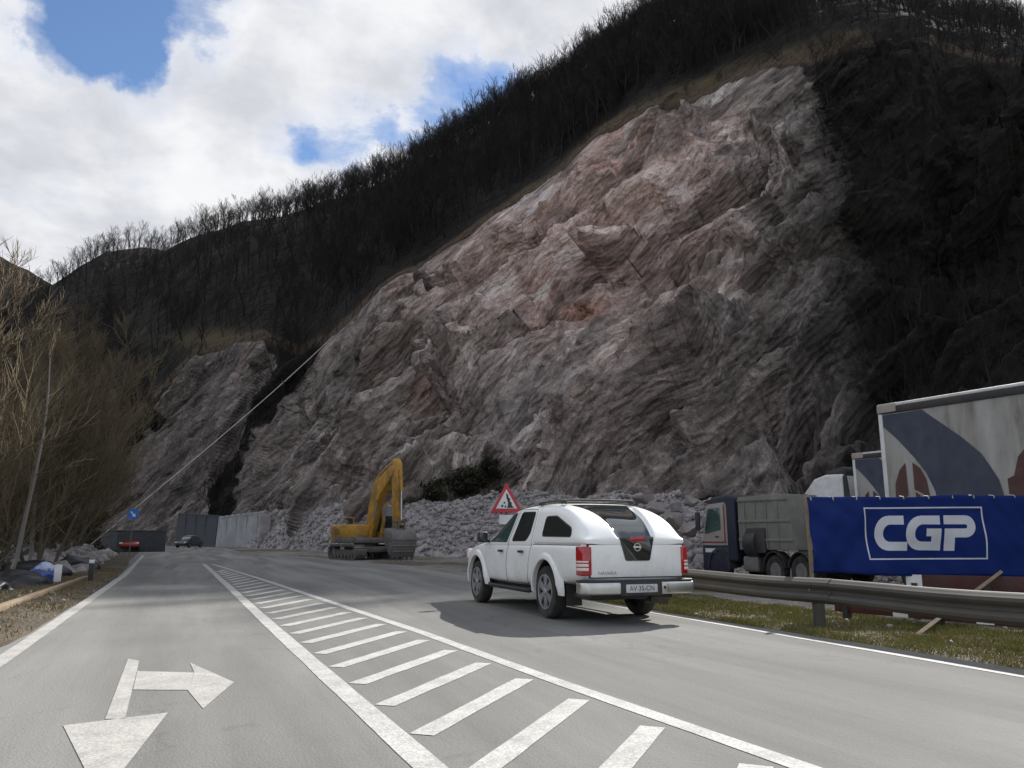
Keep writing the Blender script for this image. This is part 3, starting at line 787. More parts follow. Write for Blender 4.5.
M_PLATE = mat('number_plate_white', (0.55, 0.56, 0.57), 0.5, var=0.08, dirt=(0.25, 0.22, 0.18), dirt_amt=0.35)

def section_loft(stations, mirror=True):
    """half sections (x>=0 listed from the bottom centre round to the top centre), mirrored to closed rings"""
    rings = []
    for y, pts in stations:
        half = [(x, y, z) for x, z in pts]
        rings.append(half + [(-x, y, z) for x, _, z in reversed(half) if x > 1e-6])
    mb = MB(); mb.loft(rings); return mb
def ring_solid(prof, n=40):
    """a solid of revolution with an open middle, about the x axis"""
    rings = [[(x, r * math.cos(2 * PI * k / n), r * math.sin(2 * PI * k / n)) for x, r in prof] for k in range(n)]
    rings.append(rings[0]); mb = MB(); mb.loft(rings, False, False)
    bmesh.ops.remove_doubles(mb.bm, verts=mb.bm.verts[:], dist=1e-5); return mb
def lerp(x, xs, ys): return float(np.interp(x, xs, ys))

# ================================================================== white pickup with hardtop canopy
def build_pickup():
    root = thing('pickup_truck', 'white double-cab pickup with hardtop canopy and roof rails parked on the right roadside', 'pickup truck')
    # ---- lower body
    st = []
    for y, sx, zb, zt in ((-1.265, .90, .64, 1.10), (-1.25, .935, .60, 1.125), (-1.16, .985, .56, 1.135), (-.8, 1.0, .52, 1.14), (0, 1.0, .47, 1.14), (.6, 1.0, .42, 1.14), (1.7, 1.0, .40, 1.13), (2.6, 1.0, .41, 1.13), (2.95, .995, .43, 1.125), (3.3, .99, .46, 1.09), (3.75, .965, .48, 1.03), (3.98, .91, .50, .97), (4.08, .80, .54, .86), (4.10, .75, .58, .78)):
        zm = (zb + zt) / 2
        st.append((y, [(0, zb), (.62 * sx, zb), (.86 * sx, zb + .03), (.905 * sx, zb + .14), (.925 * sx, zm), (.918 * sx, zt - .22), (.895 * sx, zt - .07), (.80 * sx, zt - .005), (.45 * sx, zt + (.02 if y > 2.9 else 0)), (0, zt + (.03 if y > 2.9 else 0))]))
    body = section_loft(st).build('body', M_WHITE, root, sub=2); apply_mods(body)
    # ---- cab greenhouse
    st = []
    for y, zr, xr, zb in ((0.545, 1.665, .70, 1.02), (0.56, 1.69, .70, 1.02), (.75, 1.70, .70, 1.02), (1.2, 1.70, .695, 1.02), (1.6, 1.675, .68, 1.02), (1.85, 1.62, .67, 1.02), (2.1, 1.50, .68, 1.02), (2.5, 1.29, .73, 1.02), (2.85, 1.10, .80, 1.0), (2.93, 1.04, .82, .99)):
        zs = max(zr, 1.12)
        mid = lambda f, a, b: a + (b - a) * f
        st.append((y, [(0, zb), (.80, zb), (.895, zb + .03), (.893, min(1.12, zr - .01)), (mid(.5, .88, xr + .05), mid(.5, 1.12, zr - .09) if zr > 1.2 else zr - .008), (xr + .045, zr - .085 if zr > 1.2 else zr - .006), (xr - .005, zr - .012), (xr * .6, zr + .02), (0, zr + .03)]))
    cab = section_loft(st).build('cab', M_WHITE, root, sub=2); apply_mods(cab)
    # wheel housings
    for yc in (0.0, 3.2):
        for s in (-1, 1):
            c = MB().tube([(s * .52, yc, .40), (s * 1.2, yc, .40)], .465, 40).build('cut', M_BLACK)
            boolean(body, c)
    boolean(body, cab, 'UNION')
    me = body.data; me.polygons.foreach_set('use_smooth', np.ones(len(me.polygons), dtype=bool)); me.set_sharp_from_angle(angle=R(35))
    # ---- hardtop canopy with sunken rear glass between two fins
    ys = (.555, .54, .3, 0.0, -.15, -.3, -.45, -.6, -.75, -.9, -1.05, -1.17, -1.25, -1.275)
    def zr_(y): return lerp(y, [-1.275, -1.25, -1.17, -1.05, -.9, -.75, -.6, -.45, -.3, -.15, 0, .3, .56], [1.15, 1.18, 1.275, 1.385, 1.475, 1.54, 1.59, 1.625, 1.65, 1.668, 1.68, 1.69, 1.69])
    def zg_(y): return lerp(y, [-1.275, -1.22, -1.1, -.95, -.75, -.55, -.35, -.2, -.14], [1.11, 1.17, 1.28, 1.385, 1.475, 1.54, 1.595, 1.64, 1.70])
    st = []
    for y in ys:
        zr = zr_(y); xr = lerp(y, [-1.275, -1.0, -.5, 0], [.80, .76, .72, .70]); rec = y < -.14
        rw = lerp(y, [-1.275, -.7, -.2], [.31, .43, .56]); zg = zg_(y) if rec else zr + .02
        sx = lerp(y, [-1.275, -1.25, -1.16, -.9], [.93, .955, .985, 1.0])
        st.append((y, [(0, 1.08), (.80 * sx, 1.08), (.888 * sx, 1.10), (.882 * sx, min(1.17, zr - .012)), ((.875 + xr + .05) / 2 * sx, (1.17 + zr - .07) / 2 if zr > 1.26 else zr - .008), ((xr + .045) * sx, zr - .07 if zr > 1.26 else zr - .006), ((xr - .01) * sx, zr - .008), ((rw + .05) * sx, zr + .012), (rw, zr + .012 if rec else zr + .02), (rw - .025, zg), (rw * .5, zg + .006), (0, zg + .008)]))
    can = section_loft(st).build('canopy', M_WHITE, root, sub=2); apply_mods(can)
    me = can.data; me.polygons.foreach_set('use_smooth', np.ones(len(me.polygons), dtype=bool)); me.set_sharp_from_angle(angle=R(50))
    # rear glass, a skin piece of the sunken middle
    gl = [(-.50, -.165), (.50, -.165), (.385, -.70), (.285, -1.21), (-.285, -1.21), (-.385, -.70)]
    skin_panel('rear_window', can, MB().prism(gl, 'z', 1.05, 1.9), .006, M_GLASS, can)
    # ---- side windows and doors, both sides
    # outlines in (y, z)
    fdoor_win = rounded([(2.52, 1.125), (2.17, 1.40), (1.80, 1.575), (1.535, 1.60), (1.66, 1.12)], .05)
    rdoor_win = rounded([(1.43, 1.135), (1.27, 1.60), (.68, 1.59), (.70, 1.25), (.82, 1.14)], .06)
    fdoor = rounded([(2.66, 1.09), (2.28, 1.41), (1.86, 1.635), (1.45, 1.645), (1.62, 1.06), (1.66, .47), (2.52, .47), (2.66, .75)], .07)
    rdoor = rounded([(1.42, 1.645), (.62, 1.625), (.585, 1.06), (.68, .66), (.78, .47), (1.63, .47), (1.59, 1.06)], .07)
    canwin = rounded([(.19, 1.50), (-.20, 1.50), (-.80, 1.315), (-.85, 1.205), (.19, 1.215)], .06)
    for s in (-1, 1):
        x0, x1 = (-1.3, -.55) if s < 0 else (.55, 1.3)
        for nm, dp, wp, hy in (('front_door', fdoor, fdoor_win, 1.86), ('rear_door', rdoor, rdoor_win, .93)):
            skin_panel('door_seam', body, MB().prism(grow(dp, .011), 'x', x0, x1), .0012, M_SEAM, body)
            d = skin_panel(nm, body, MB().prism(grow(dp, .0012), 'x', x0 * 1.01, x1), .003, M_WHITE, root)
            skin_panel('window', body, MB().prism(grow(wp, .012), 'x', x0, x1), .006, M_BLACK, d)
            skin_panel('pane', body, MB().prism(wp, 'x', x0, x1), .0085, M_GLASSG if nm == 'front_door' else M_GLASS, d)
            MB().box((s * .945, hy, .965), (.035, .20, .038)).build('handle', M_BLACK, d, bevel=.012)
        skin_panel('window_seal', can, MB().prism(grow(canwin, .016), 'x', x0, x1), .003, M_BLACK, can)
        skin_panel('side_window', can, MB().prism(canwin, 'x', x0, x1), .007, M_GLASS, can)
        skin_panel('rub_strip', body, MB().prism([(-1.1, 1.075), (.56, 1.075), (.56, 1.086), (-1.1, 1.086)], 'x', x0, x1), .002, M_SEAM, body)
        # flares
        for yc in (0.0, 3.2):
            rings = []
            for k in range(33):
                a = R(-4 + 188 * k / 32); e = min(1, min(k, 32 - k) / 3.0)
                prof = [(.86, .463), (.938, .463), (.948, .478), (.942, .520), (.922, .56), (.86, .59)]
                rings.append([(s * (.86 + (x - .86) * (.6 + .4 * e)), yc + r * math.cos(a), .40 + r * math.sin(a)) for x, r in prof])
            MB().loft(rings).build('wheel_arch', M_WHITE, body, smooth=True)
        # door mirror
        mr = MB().box((s * 1.03, 2.56, 1.20), (.20, .12, .19)).build('door_mirror', M_BLACK, root, bevel=.05, seg=3)
        MB().box((s * .93, 2.57, 1.13), (.12, .07, .06)).build('bracket', M_BLACK, mr, bevel=.015)
        MB().box((s * 1.03, 2.497, 1.205), (.16, .008, .145)).build('mirror_glass', M_GLASS, mr, bevel=.003)
        # rear lamp
        plan = [(s * .80, -1.09), (s * .922, -1.085), (s * .918, -1.17), (s * .885, -1.262), (s * .80, -1.285), (s * .755, -1.285), (s * .76, -1.2)]
        lm = MB().prism(plan, 'z', .67, 1.065).build('rear_lamp', M_REDL, root, bevel=.02, seg=2)
        for z0, z1, mm in ((.735, .775, M_CLEARL), (.79, .83, M_CLEARL), (.845, .87, M_CLEARL)):
            pl = [(s * .80, -1.1), (s * .925, -1.1), (s * .922, -1.175), (s * .888, -1.267), (s * .81, -1.289), (s * .80, -1.2)]
            MB().prism(pl, 'z', z0, z1).build('lens', mm, lm, bevel=.006)
        # roof rail
        rl = MB().tube([(s * .62, .80, 1.715), (s * .62, .68, 1.745), (s * .62, -.08, 1.745), (s * .625, -.22, 1.70)], .018, 10).build('roof_rail', M_BLACK, root, smooth=True)
        for yy_ in (.72, -.12):
            MB().box((s * .62, yy_, 1.725), (.06, .16, .06)).build('rail_foot', M_BLACK, rl, bevel=.015)
        # mud flaps, sill step
        MB().bb(s * .68 - .13, s * .68 + .13, -.56, -.545, .22, .58).build('mud_flap', M_BLACK, root)
        MB().tube([(s * .86, .62, .38), (s * .88, .72, .36), (s * .88, 2.5, .36), (s * .86, 2.6, .38)], .035, 10).build('side_step', M_BLACK, root, smooth=True)
    # roof cross bar
    for yc in (.72, -.12):
        MB().tube([(-.62, yc, 1.752), (0, yc, 1.76), (.62, yc, 1.752)], .016, 8).build('roof_bar', M_BLACK, root, smooth=True)
    # ---- tailgate: gap lines, black centre panel, emblem, lettering
    tg = MB().prism(rounded([(-.775, .645), (.775, .645), (.80, 1.085), (-.80, 1.085)], .03), 'y', -1.273, -1.2).build('tailgate', M_WHITE, root, bevel=.008)
    MB().prism(rounded([(-.787, .633), (.787, .633), (.812, 1.10), (-.812, 1.10)], .03), 'y', -1.2665, -1.21).build('seam', M_SEAM, tg)
    pn = MB().prism(rounded([(-.295, 1.20), (.295, 1.20), (.215, .865), (-.195, .865)], .03), 'y', -1.287, -1.235).build('garnish_panel', M_GLASS, tg, bevel=.006)
    MB().prism(rounded([(-.135, 1.135), (.135, 1.135), (.12, 1.195), (-.12, 1.195)], .015), 'y', -1.302, -1.27).build('brake_light', M_REDL, pn, bevel=.005)
    em = MB()
    for k in range(28):
        a = 2 * PI * k / 28; b = 2 * PI * (k + 1) / 28
        em.tube([(.052 * math.cos(a), -1.292, 1.055 + .052 * math.sin(a)), (.052 * math.cos(b), -1.292, 1.055 + .052 * math.sin(b))], .0085, 6)
    em.bb(-.066, .066, -1.297, -1.287, 1.044, 1.067)
    em.build('emblem', M_CHROME, pn)
    text_mesh('lettering', 'NAVARA', .062, M_GREYTXT, tg, (-.50, -1.2745, .70), (PI / 2, 0, 0), .002, sx=1.25)
    # ---- rear step bumper
    bp = MB()
    plan = [(-.93, -1.10), (-.955, -1.28), (-.88, -1.40), (-.35, -1.44), (.35, -1.44), (.88, -1.40), (.955, -1.28), (.93, -1.10)]
    bp.prism(plan, 'z', .415, .585)
    bpo = bp.build('rear_bumper', M_CHROME, root, bevel=.03, seg=3)
    MB().prism([(-.94, -1.12), (-.95, -1.27), (-.87, -1.385), (-.35, -1.425), (.35, -1.425), (.87, -1.385), (.95, -1.27), (.94, -1.12)], 'z', .583, .612).build('step_pad', M_BLACK, bpo, bevel=.01)
    MB().bb(-.38, .30, -1.449, -1.425, .405, .592).build('plate_recess', M_BLACK, bpo, bevel=.006)
    MB().bb(.30, .42, -1.452, -1.42, .43, .565).build('tow_socket_plate', M_CHROME, bpo, bevel=.01)
    MB().tube([(.345, -1.458, .508), (.345, -1.44, .508)], .022, 16).build('tow_socket', M_BLACK, bpo)
    pl = MB().bb(-.30, .22, -1.457, -1.446, .445, .555).build('number_plate', M_PLATE, bpo, bevel=.004)
    text_mesh('plate_text', 'AV 35-CN', .095, M_SEAM, pl, (-.04, -1.4575, .499), (PI / 2, 0, 0), .001, sx=1.0)
    MB().bb(-.70, .70, -1.12, 3.9, .33, .42).build('chassis', M_BLACK, root, bevel=.03)
    MB().tube([(-.62, 0, .38), (.62, 0, .38)], .07, 12).build('axle', M_BLACK, root, smooth=True)
    MB().tube([(0.30, -1.2, .33), (.30, -.5, .34)], .04, 10).build('exhaust', M_BLACK, root, smooth=True)
    # front end
    MB().bb(-.70, .70, 4.02, 4.14, .46, .66).build('front_bumper', M_WHITE, root, bevel=.05, seg=3)
    for s in (-1, 1):
        MB().box((s * .70, 3.97, .88), (.30, .16, .20)).build('headlight', M_CLEARL, root, bevel=.05, seg=3)
    # ---- wheels
    def wheel(x, y, s):
        w_ = ring_solid([(-.10, .25), (-.118, .30), (-.105, .36), (-.07, .382), (0, .386), (.07, .382), (.105, .36), (.118, .30), (.10, .25)], 48).build('wheel', M_RUBBER, root, smooth=True)
        w_.location = (x, y, .386)
        rm = MB()
        rp = [(s * .11, .262), (s * .06, .25), (s * .02, .22), (s * .02, .02), (s * -.02, .02), (s * -.02, .25), (s * -.1, .262)]
        rm.loft([[(x, r * math.cos(2 * PI * k / 40), r * math.sin(2 * PI * k / 40)) for k in range(40)] for x, r in rp], False, False)
        rm.build('rim_well', M_BLACK, w_, smooth=True)
        sp = MB()
        for k in range(6):
            a = 2 * PI * k / 6
            m_ = Matrix.Rotation(a, 4, 'X')
            sp.loft([[m_ @ Vector(p) for p in ((s * .075, -.035, .04), (s * .075, .035, .04), (s * .115, .035, .04), (s * .115, -.035, .04))], [m_ @ Vector(p) for p in ((s * .08, -.062, .245), (s * .08, .062, .245), (s * .112, .062, .245), (s * .112, -.062, .245))]])
        sp.lathe([(s * .07, .05), (s * .122, .052), (s * .13, .03), (s * .13, .005)], 'x', n=20)
        rings = []
        for k in range(40):
            a = 2 * PI * k / 40
            rings.append([(s * xx, rr * math.cos(a), rr * math.sin(a)) for xx, rr in ((.07, .235), (.118, .235), (.121, .262), (.07, .262))])
        rings.append(rings[0]); sp.loft(rings, False, False)
        sp.build('rim', M_ALLOY, w_, bevel=.006)
        return w_
    for x, s in ((-.80, -1), (.80, 1)):
        for y in (0.0, 3.2): wheel(x, y, s)
    root.location = (5.755, 11.25, 0); root.scale = (.945, 1, 1)
    return root
pickup = build_pickup()
# ================================================================== materials for the works site
M_CAT = mat('machine_yellow', (0.52, 0.27, 0.032), 0.55, var=0.2, dirt=(0.13, 0.09, 0.05), dirt_amt=0.8, dscale=1.2)
M_STEEL = mat('worn_steel', (0.17, 0.165, 0.16), 0.5, 0.5, var=0.3, dirt=(0.22, 0.19, 0.16), dirt_amt=0.7, bump=0.2)
M_TRACK = mat('track_steel', (0.12, 0.11, 0.10), 0.6, 0.5, var=0.3, dirt=(0.26, 0.23, 0.20), dirt_amt=0.8)
M_GALV = mat('galvanised_steel', (0.075, 0.070, 0.062), 0.55, 0.3, var=0.15, dirt=(0.10, 0.085, 0.068), dirt_amt=0.75, dscale=1.2)
M_CONC = mat('concrete', (0.33, 0.33, 0.335), 0.9, var=0.12, bump=0.3, bscale=8, dirt=(0.20, 0.185, 0.17), dirt_amt=0.7, dscale=0.5)
M_DARKCONC = mat('wall_shade_dark_grey', (0.062, 0.066, 0.072), 0.9, var=0.2, bump=0.3, bscale=8)  # wall's shade put into its concrete colour; the container is simply dark grey
M_NAVY = mat('navy_truck_paint', (0.007, 0.010, 0.028), 0.5, var=0.2, dirt=(0.05, 0.045, 0.04), dirt_amt=0.3)
M_CREAM = mat('off_white_truck_paint', (0.31, 0.28, 0.25), 0.5, var=0.1, dirt=(0.22, 0.18, 0.15), dirt_amt=0.5)
M_TRUCKRED = mat('dull_red_paint', (0.20, 0.022, 0.018), 0.5, var=0.2, dirt=(0.10, 0.08, 0.07), dirt_amt=0.4)
M_BARRED = mat('barrier_red', (0.06, 0.012, 0.010), 0.6, var=0.2, dirt=(0.07, 0.06, 0.05), dirt_amt=0.6)
M_TIP = mat('grey_green_tipper', (0.165, 0.165, 0.142), 0.6, var=0.15, dirt=(0.13, 0.12, 0.09), dirt_amt=0.6)
M_WHITETRUCK = mat('white_truck_paint', (0.60, 0.60, 0.59), 0.45, var=0.06, dirt=(0.30, 0.27, 0.24), dirt_amt=0.5)
M_WOOD = mat('raw_timber', (0.22, 0.165, 0.105), 0.8, var=0.25, vscale=6, bump=0.3)
M_SIGNRED = mat('sign_red', (0.42, 0.022, 0.028), 0.35, var=0.05)
M_SIGNWHITE = mat('sign_white', (0.74, 0.73, 0.72), 0.4, var=0.05, dirt=(0.4, 0.38, 0.35), dirt_amt=0.4)
M_SIGNBLACK = mat('sign_black', (0.02, 0.02, 0.02), 0.5)
M_SIGNBLUE = mat('sign_blue', (0.02, 0.14, 0.52), 0.4, var=0.05)
M_BANWHITE = mat('banner_print_white', (0.55, 0.56, 0.59), 0.75, var=0.06)
M_REDCAR = mat('red_car_paint', (0.26, 0.020, 0.016), 0.35, var=0.1, coat=0.5)
M_DARKCAR = mat('dark_car_paint', (0.03, 0.033, 0.04), 0.35, coat=0.5)
M_STONE = mat('rubble_stone', (0.31, 0.285, 0.278), 0.92, var=0.32, vscale=0.9, bump=0.6, bscale=14, dirt=(0.185, 0.16, 0.145), dirt_amt=0.6, dscale=0.6)
M_BOULDER = mat('boulder_stone', (0.22, 0.20, 0.193), 0.92, var=0.35, vscale=1.2, bump=0.7, bscale=6, dirt=(0.23, 0.165, 0.135), dirt_amt=0.6, dscale=0.8)

# ================================================================== excavator
def build_excavator():
    root = thing('excavator', 'yellow tracked excavator parked by the rubble with its boom raised and grey bucket down', 'excavator')
    # tracks run along local +Y (front)
    for s in (-1, 1):
        cx = s * 1.20; out = []
        for k in range(15): a = R(90 + 180 * k / 14); out.append((-1.62 + .44 * math.cos(a), .45 + .44 * math.sin(a)))
        for k in range(15): a = R(-90 + 180 * k / 14); out.append((1.62 + .44 * math.cos(a), .45 + .44 * math.sin(a)))
        inner = [(y * .90, .45 + (z - .45) * .80) for y, z in out]
        mb = MB(); rings = [[(cx - .30, a[0], a[1]), (cx + .30, a[0], a[1]), (cx + .30, b[0], b[1]), (cx - .30, b[0], b[1])] for a, b in zip(out, inner)]
        rings.append(rings[0]); mb.loft(rings, False, False)
        tr = mb.build('track', M_TRACK, root)
        g = MB(); per = 46
        P = [Vector((0, a, b)) for a, b in out]; L = [0]
        for i in range(len(P)): L.append(L[-1] + (P[(i + 1) % len(P)] - P[i]).length)
        for k in range(per):
            d = L[-1] * k / per; i = max(j for j in range(len(P)) if L[j] <= d); f = (d - L[i]) / (L[i + 1] - L[i] + 1e-9)
            p = P[i].lerp(P[(i + 1) % len(P)], f); t = (P[(i + 1) % len(P)] - P[i]).normalized(); ang = math.atan2(t.z, t.y)
            g.box((cx, p.y, p.z), (.62, .10, .055), Matrix.Rotation(ang, 4, 'X'))
        g.build('grouser_plates', M_TRACK, tr)
        for y in (-1.62, 1.62): MB().tube([(cx - .18, y, .45), (cx + .18, y, .45)], .33, 24).build('sprocket', M_STEEL, tr, bevel=.02)
        rl = MB()
        for y in np.linspace(-1.2, 1.2, 6): rl.tube([(cx - .2, y, .22), (cx + .2, y, .22)], .13, 14)
        rl.bb(cx - .14, cx + .14, -1.35, 1.35, .30, .62); rl.build('track_rollers', M_STEEL, tr)
    MB().bb(-.95, .95, -1.0, 1.0, .45, .80).build('undercarriage', M_STEEL, root, bevel=.05)
    MB().tube([(0, 0, .78), (0, 0, 1.0)], .72, 28).build('slew_ring', M_STEEL, root)
    up = R(6)                                             # the house is swung a little round
    M = Matrix.Rotation(up, 4, 'Z') @ Matrix.Diagonal((-1, 1, 1, 1))
    def b(mb, name, m, par=root, **k): return mb.build(name, m, par, xf=M, **k)
    house = b(MB().bb(-1.28, 1.28, -1.9, 1.15, 1.0, 1.35), 'house', M_STEEL, bevel=.05)
    b(MB().bb(-1.28, -.30, -1.5, .95, 1.33, 2.12), 'engine_cover', M_CAT, house, bevel=.07, seg=3)
    b(MB().bb(-.28, 1.28, -1.5, -.55, 1.33, 2.02), 'engine_cover', M_CAT, house, bevel=.07, seg=3)
    cw = [(-1.30, -1.5), (1.30, -1.5), (1.28, -1.95), (.9, -2.3), (.4, -2.42), (-.4, -2.42), (-.9, -2.3), (-1.28, -1.95)]
    b(MB().prism(cw, 'z', 1.02, 2.12), 'counterweight', M_CAT, house, bevel=.07, seg=3)
    b(MB().tube([(-.8, -.9, 2.1), (-.8, -.9, 2.45)], .06, 10), 'exhaust_stack', M_STEEL, house)
    b(MB().bb(-1.1, -.4, -.4, .8, 2.10, 2.17), 'walkway_plate', M_STEEL, house, bevel=.01)
    hr = MB()
    for p, q_ in (((-1.2, -.6, 2.1), (-1.2, -.6, 2.55)), ((-1.2, .6, 2.1), (-1.2, .6, 2.55)), ((-1.2, -.6, 2.55), (-1.2, .6, 2.55))): hr.tube([p, q_], .022, 6)
    b(hr, 'handrail', M_CAT, house)
    for y0, y1 in ((-1.4, -.9), (-.8, -.2), (-.1, .5)):
        b(MB().bb(-1.292, -1.27, y0, y1, 1.45, 1.98), 'service_door', M_CAT, house, bevel=.008)
    gv = MB()
    for k in range(7): gv.bb(-1.296, -1.28, -1.35, -.95, 1.52 + k * .06, 1.545 + k * .06)
    b(gv, 'air_grille', M_BLACK, house)
    # cab on the machine's left front
    prof = [(-.55, 1.34), (1.10, 1.34), (1.22, 1.65), (1.12, 2.65), (.86, 3.34), (-.50, 3.38), (-.55, 3.2)]
    cab = b(MB().prism(prof, 'x', .36, 1.28), 'cab', M_CAT, bevel=.05)
    fr = [(.60, 1.78, .01)]
    b(MB().prism([(1.19, 1.50), (1.225, 1.50), (1.245, 1.66), (1.145, 2.66), (.90, 3.28), (.86, 3.28), (1.09, 2.66), (1.20, 1.66)], 'x', .44, 1.20), 'windscreen', M_GLASS, cab)
    for xx in (.345, 1.272):
        b(MB().prism(rounded([(-.42, 1.75), (1.08, 1.70), (1.02, 2.6), (.78, 3.24), (-.42, 3.26)], .08), 'x', xx, xx + .022), 'side_window', M_GLASSG, cab)
    b(MB().bb(.45, 1.2, -.4, .6, 3.37, 3.43), 'cab_roof', M_CAT, cab, bevel=.03)
    # boom, stick and bucket in the plane x = bx
    bx = .0
    def arm(pts, wid, name, m, par):
        """plate-sided arm from an outline in (y, z)"""
        return b(MB().prism(pts, 'x', bx - wid / 2, bx + wid / 2), name, m, par, bevel=.03)
    F_, K_, T_ = Vector((.55, 1.65)), Vector((1.25, 4.35)), Vector((3.0, 5.35))
    boom = arm([(.30, 1.55), (.62, 1.40), (1.05, 2.5), (1.62, 3.80), (2.0, 4.12), (3.12, 5.10), (3.22, 5.35), (3.05, 5.58), (2.80, 5.62), (1.60, 4.95), (1.0, 4.55), (.62, 3.4), (.28, 1.9)], .52, 'boom', M_CAT, root)
    for s in (-1, 1):
        cyl = b(MB().tube([(bx + s * .34, 1.0, 1.35), (bx + s * .34, 1.35, 2.45)], .10, 12), 'boom_cylinder', M_CAT, boom, smooth=True)
        b(MB().tube([(bx + s * .34, 1.35, 2.45), (bx + s * .34, 1.62, 3.45)], .055, 10), 'rod', M_CHROME, cyl, smooth=True)
    ck = b(MB().tube([(bx, .85, 4.72), (bx, 2.1, 5.60)], .11, 12), 'stick_cylinder', M_CAT, boom, smooth=True)
    b(MB().tube([(bx, 2.1, 5.60), (bx, 2.95, 6.0)], .06, 10), 'rod', M_CHROME, ck, smooth=True)
    hs = MB()
    for s in (-.12, .12): hs.tube([(bx + s, .7, 3.0), (bx + s, .95, 4.3), (bx + s, 1.5, 5.05), (bx + s, 2.4, 5.55), (bx + s, 3.0, 5.65)], .03, 6)
    b(hs, 'hydraulic_hose', M_BLACK, boom)
    stick = arm([(2.78, 5.45), (2.85, 5.95), (3.12, 6.05), (3.35, 5.72), (3.50, 4.6), (3.46, 2.05), (3.30, 1.92), (3.12, 2.02), (2.98, 4.2)], .42, 'stick', M_CAT, root)
    bc = b(MB().tube([(bx, 3.50, 5.35), (bx, 3.66, 4.05)], .10, 12), 'bucket_cylinder', M_CAT, stick, smooth=True)
    b(MB().tube([(bx, 3.66, 4.05), (bx, 3.72, 2.35)], .055, 10), 'rod', M_CHROME, bc, smooth=True)
    for s in (-1, 1):
        b(MB().prism([(3.20, 2.25), (3.30, 2.35), (3.78, 2.28), (3.72, 2.18)], 'x', bx + s * .26 - .03, bx + s * .26 + .03), 'link', M_STEEL, stick)
        b(MB().prism([(3.70, 2.32), (3.80, 2.28), (3.78, 1.68), (3.68, 1.68)], 'x', bx + s * .20 - .03, bx + s * .20 + .03), 'link', M_STEEL, stick)
    # bucket: curved shell, open towards the machine, teeth on the ground
    M = M @ Matrix.Diagonal((1, 1, .72, 1))
    shell = [(3.25, 2.62), (3.62, 2.60), (3.98, 2.36), (4.12, 1.95), (4.14, 1.45), (4.02, .85), (3.88, .30)]
    inn = [(y - (.07 if z < 2.5 else 0), z - (.07 if z > 2.3 else 0)) for y, z in shell]
    bw = .72
    bk = b(MB().prism(shell + list(reversed(inn)), 'x', -bw, bw), 'bucket', M_STEEL, bevel=.012)
    side = [(3.25, 2.60), (3.62, 2.59), (3.96, 2.35), (4.10, 1.95), (4.12, 1.45), (4.0, .85), (3.86, .34), (3.35, 1.25), (3.18, 2.1)]
    for s in (-1, 1):
        b(MB().prism(side, 'x', s * bw - .035 + s * .02, s * bw + .035 + s * .02), 'cheek_plate', M_STEEL, bk, bevel=.01)
        b(MB().prism([(3.05, 2.45), (3.30, 2.85), (3.60, 2.85), (3.75, 2.5)], 'x', s * .26 - .03, s * .26 + .03), 'ear', M_STEEL, bk)
    for x in np.linspace(-bw + .09, bw - .09, 5):
        b(MB().loft([[(x - .07, 3.86, .36), (x + .07, 3.86, .36), (x + .07, 3.97, .36), (x - .07, 3.97, .36)], [(x - .045, 3.80, .04), (x + .045, 3.80, .04), (x + .045, 3.84, .04), (x - .045, 3.84, .04)]]), 'tooth', M_STEEL, bk)
    for z in (1.7, 1.2, .75):
        b(MB().bb(-bw + .05, bw - .05, lerp(z, [.3, .85, 1.45, 1.95], [3.88, 4.02, 4.14, 4.12]) - .01, lerp(z, [.3, .85, 1.45, 1.95], [3.88, 4.02, 4.14, 4.12]) + .035, z - .05, z + .05), 'wear_strip', M_STEEL, bk, bevel=.01)
    root.location = (8.75, 45.3, 0.0); root.rotation_euler = (0, 0, R(-167)); root.scale = (.97, .97, .90)
    return root
build_excavator()

# ================================================================== lorries
def truck_wheel(parent, x, y, r=.5, w_=.30, s=-1, m=M_RUBBER):
    h = w_ / 2
    wh = ring_solid([(-h * .85, r * .56), (-h, r * .75), (-h * .9, r * .95), (-h * .5, r), (h * .5, r), (h * .9, r * .95), (h, r * .75), (h * .85, r * .56)], 36).build('wheel', m, parent, smooth=True)
    wh.location = (x, y, r)
    MB().lathe([(s * h * .80, r * .57), (s * h * .55, r * .50), (s * h * .3, r * .40), (s * h * .3, r * .26), (s * h * .9, r * .22), (s * h * .95, r * .06)], 'x', n=24).build('hub', M_STEEL, wh, smooth=True)
    return wh

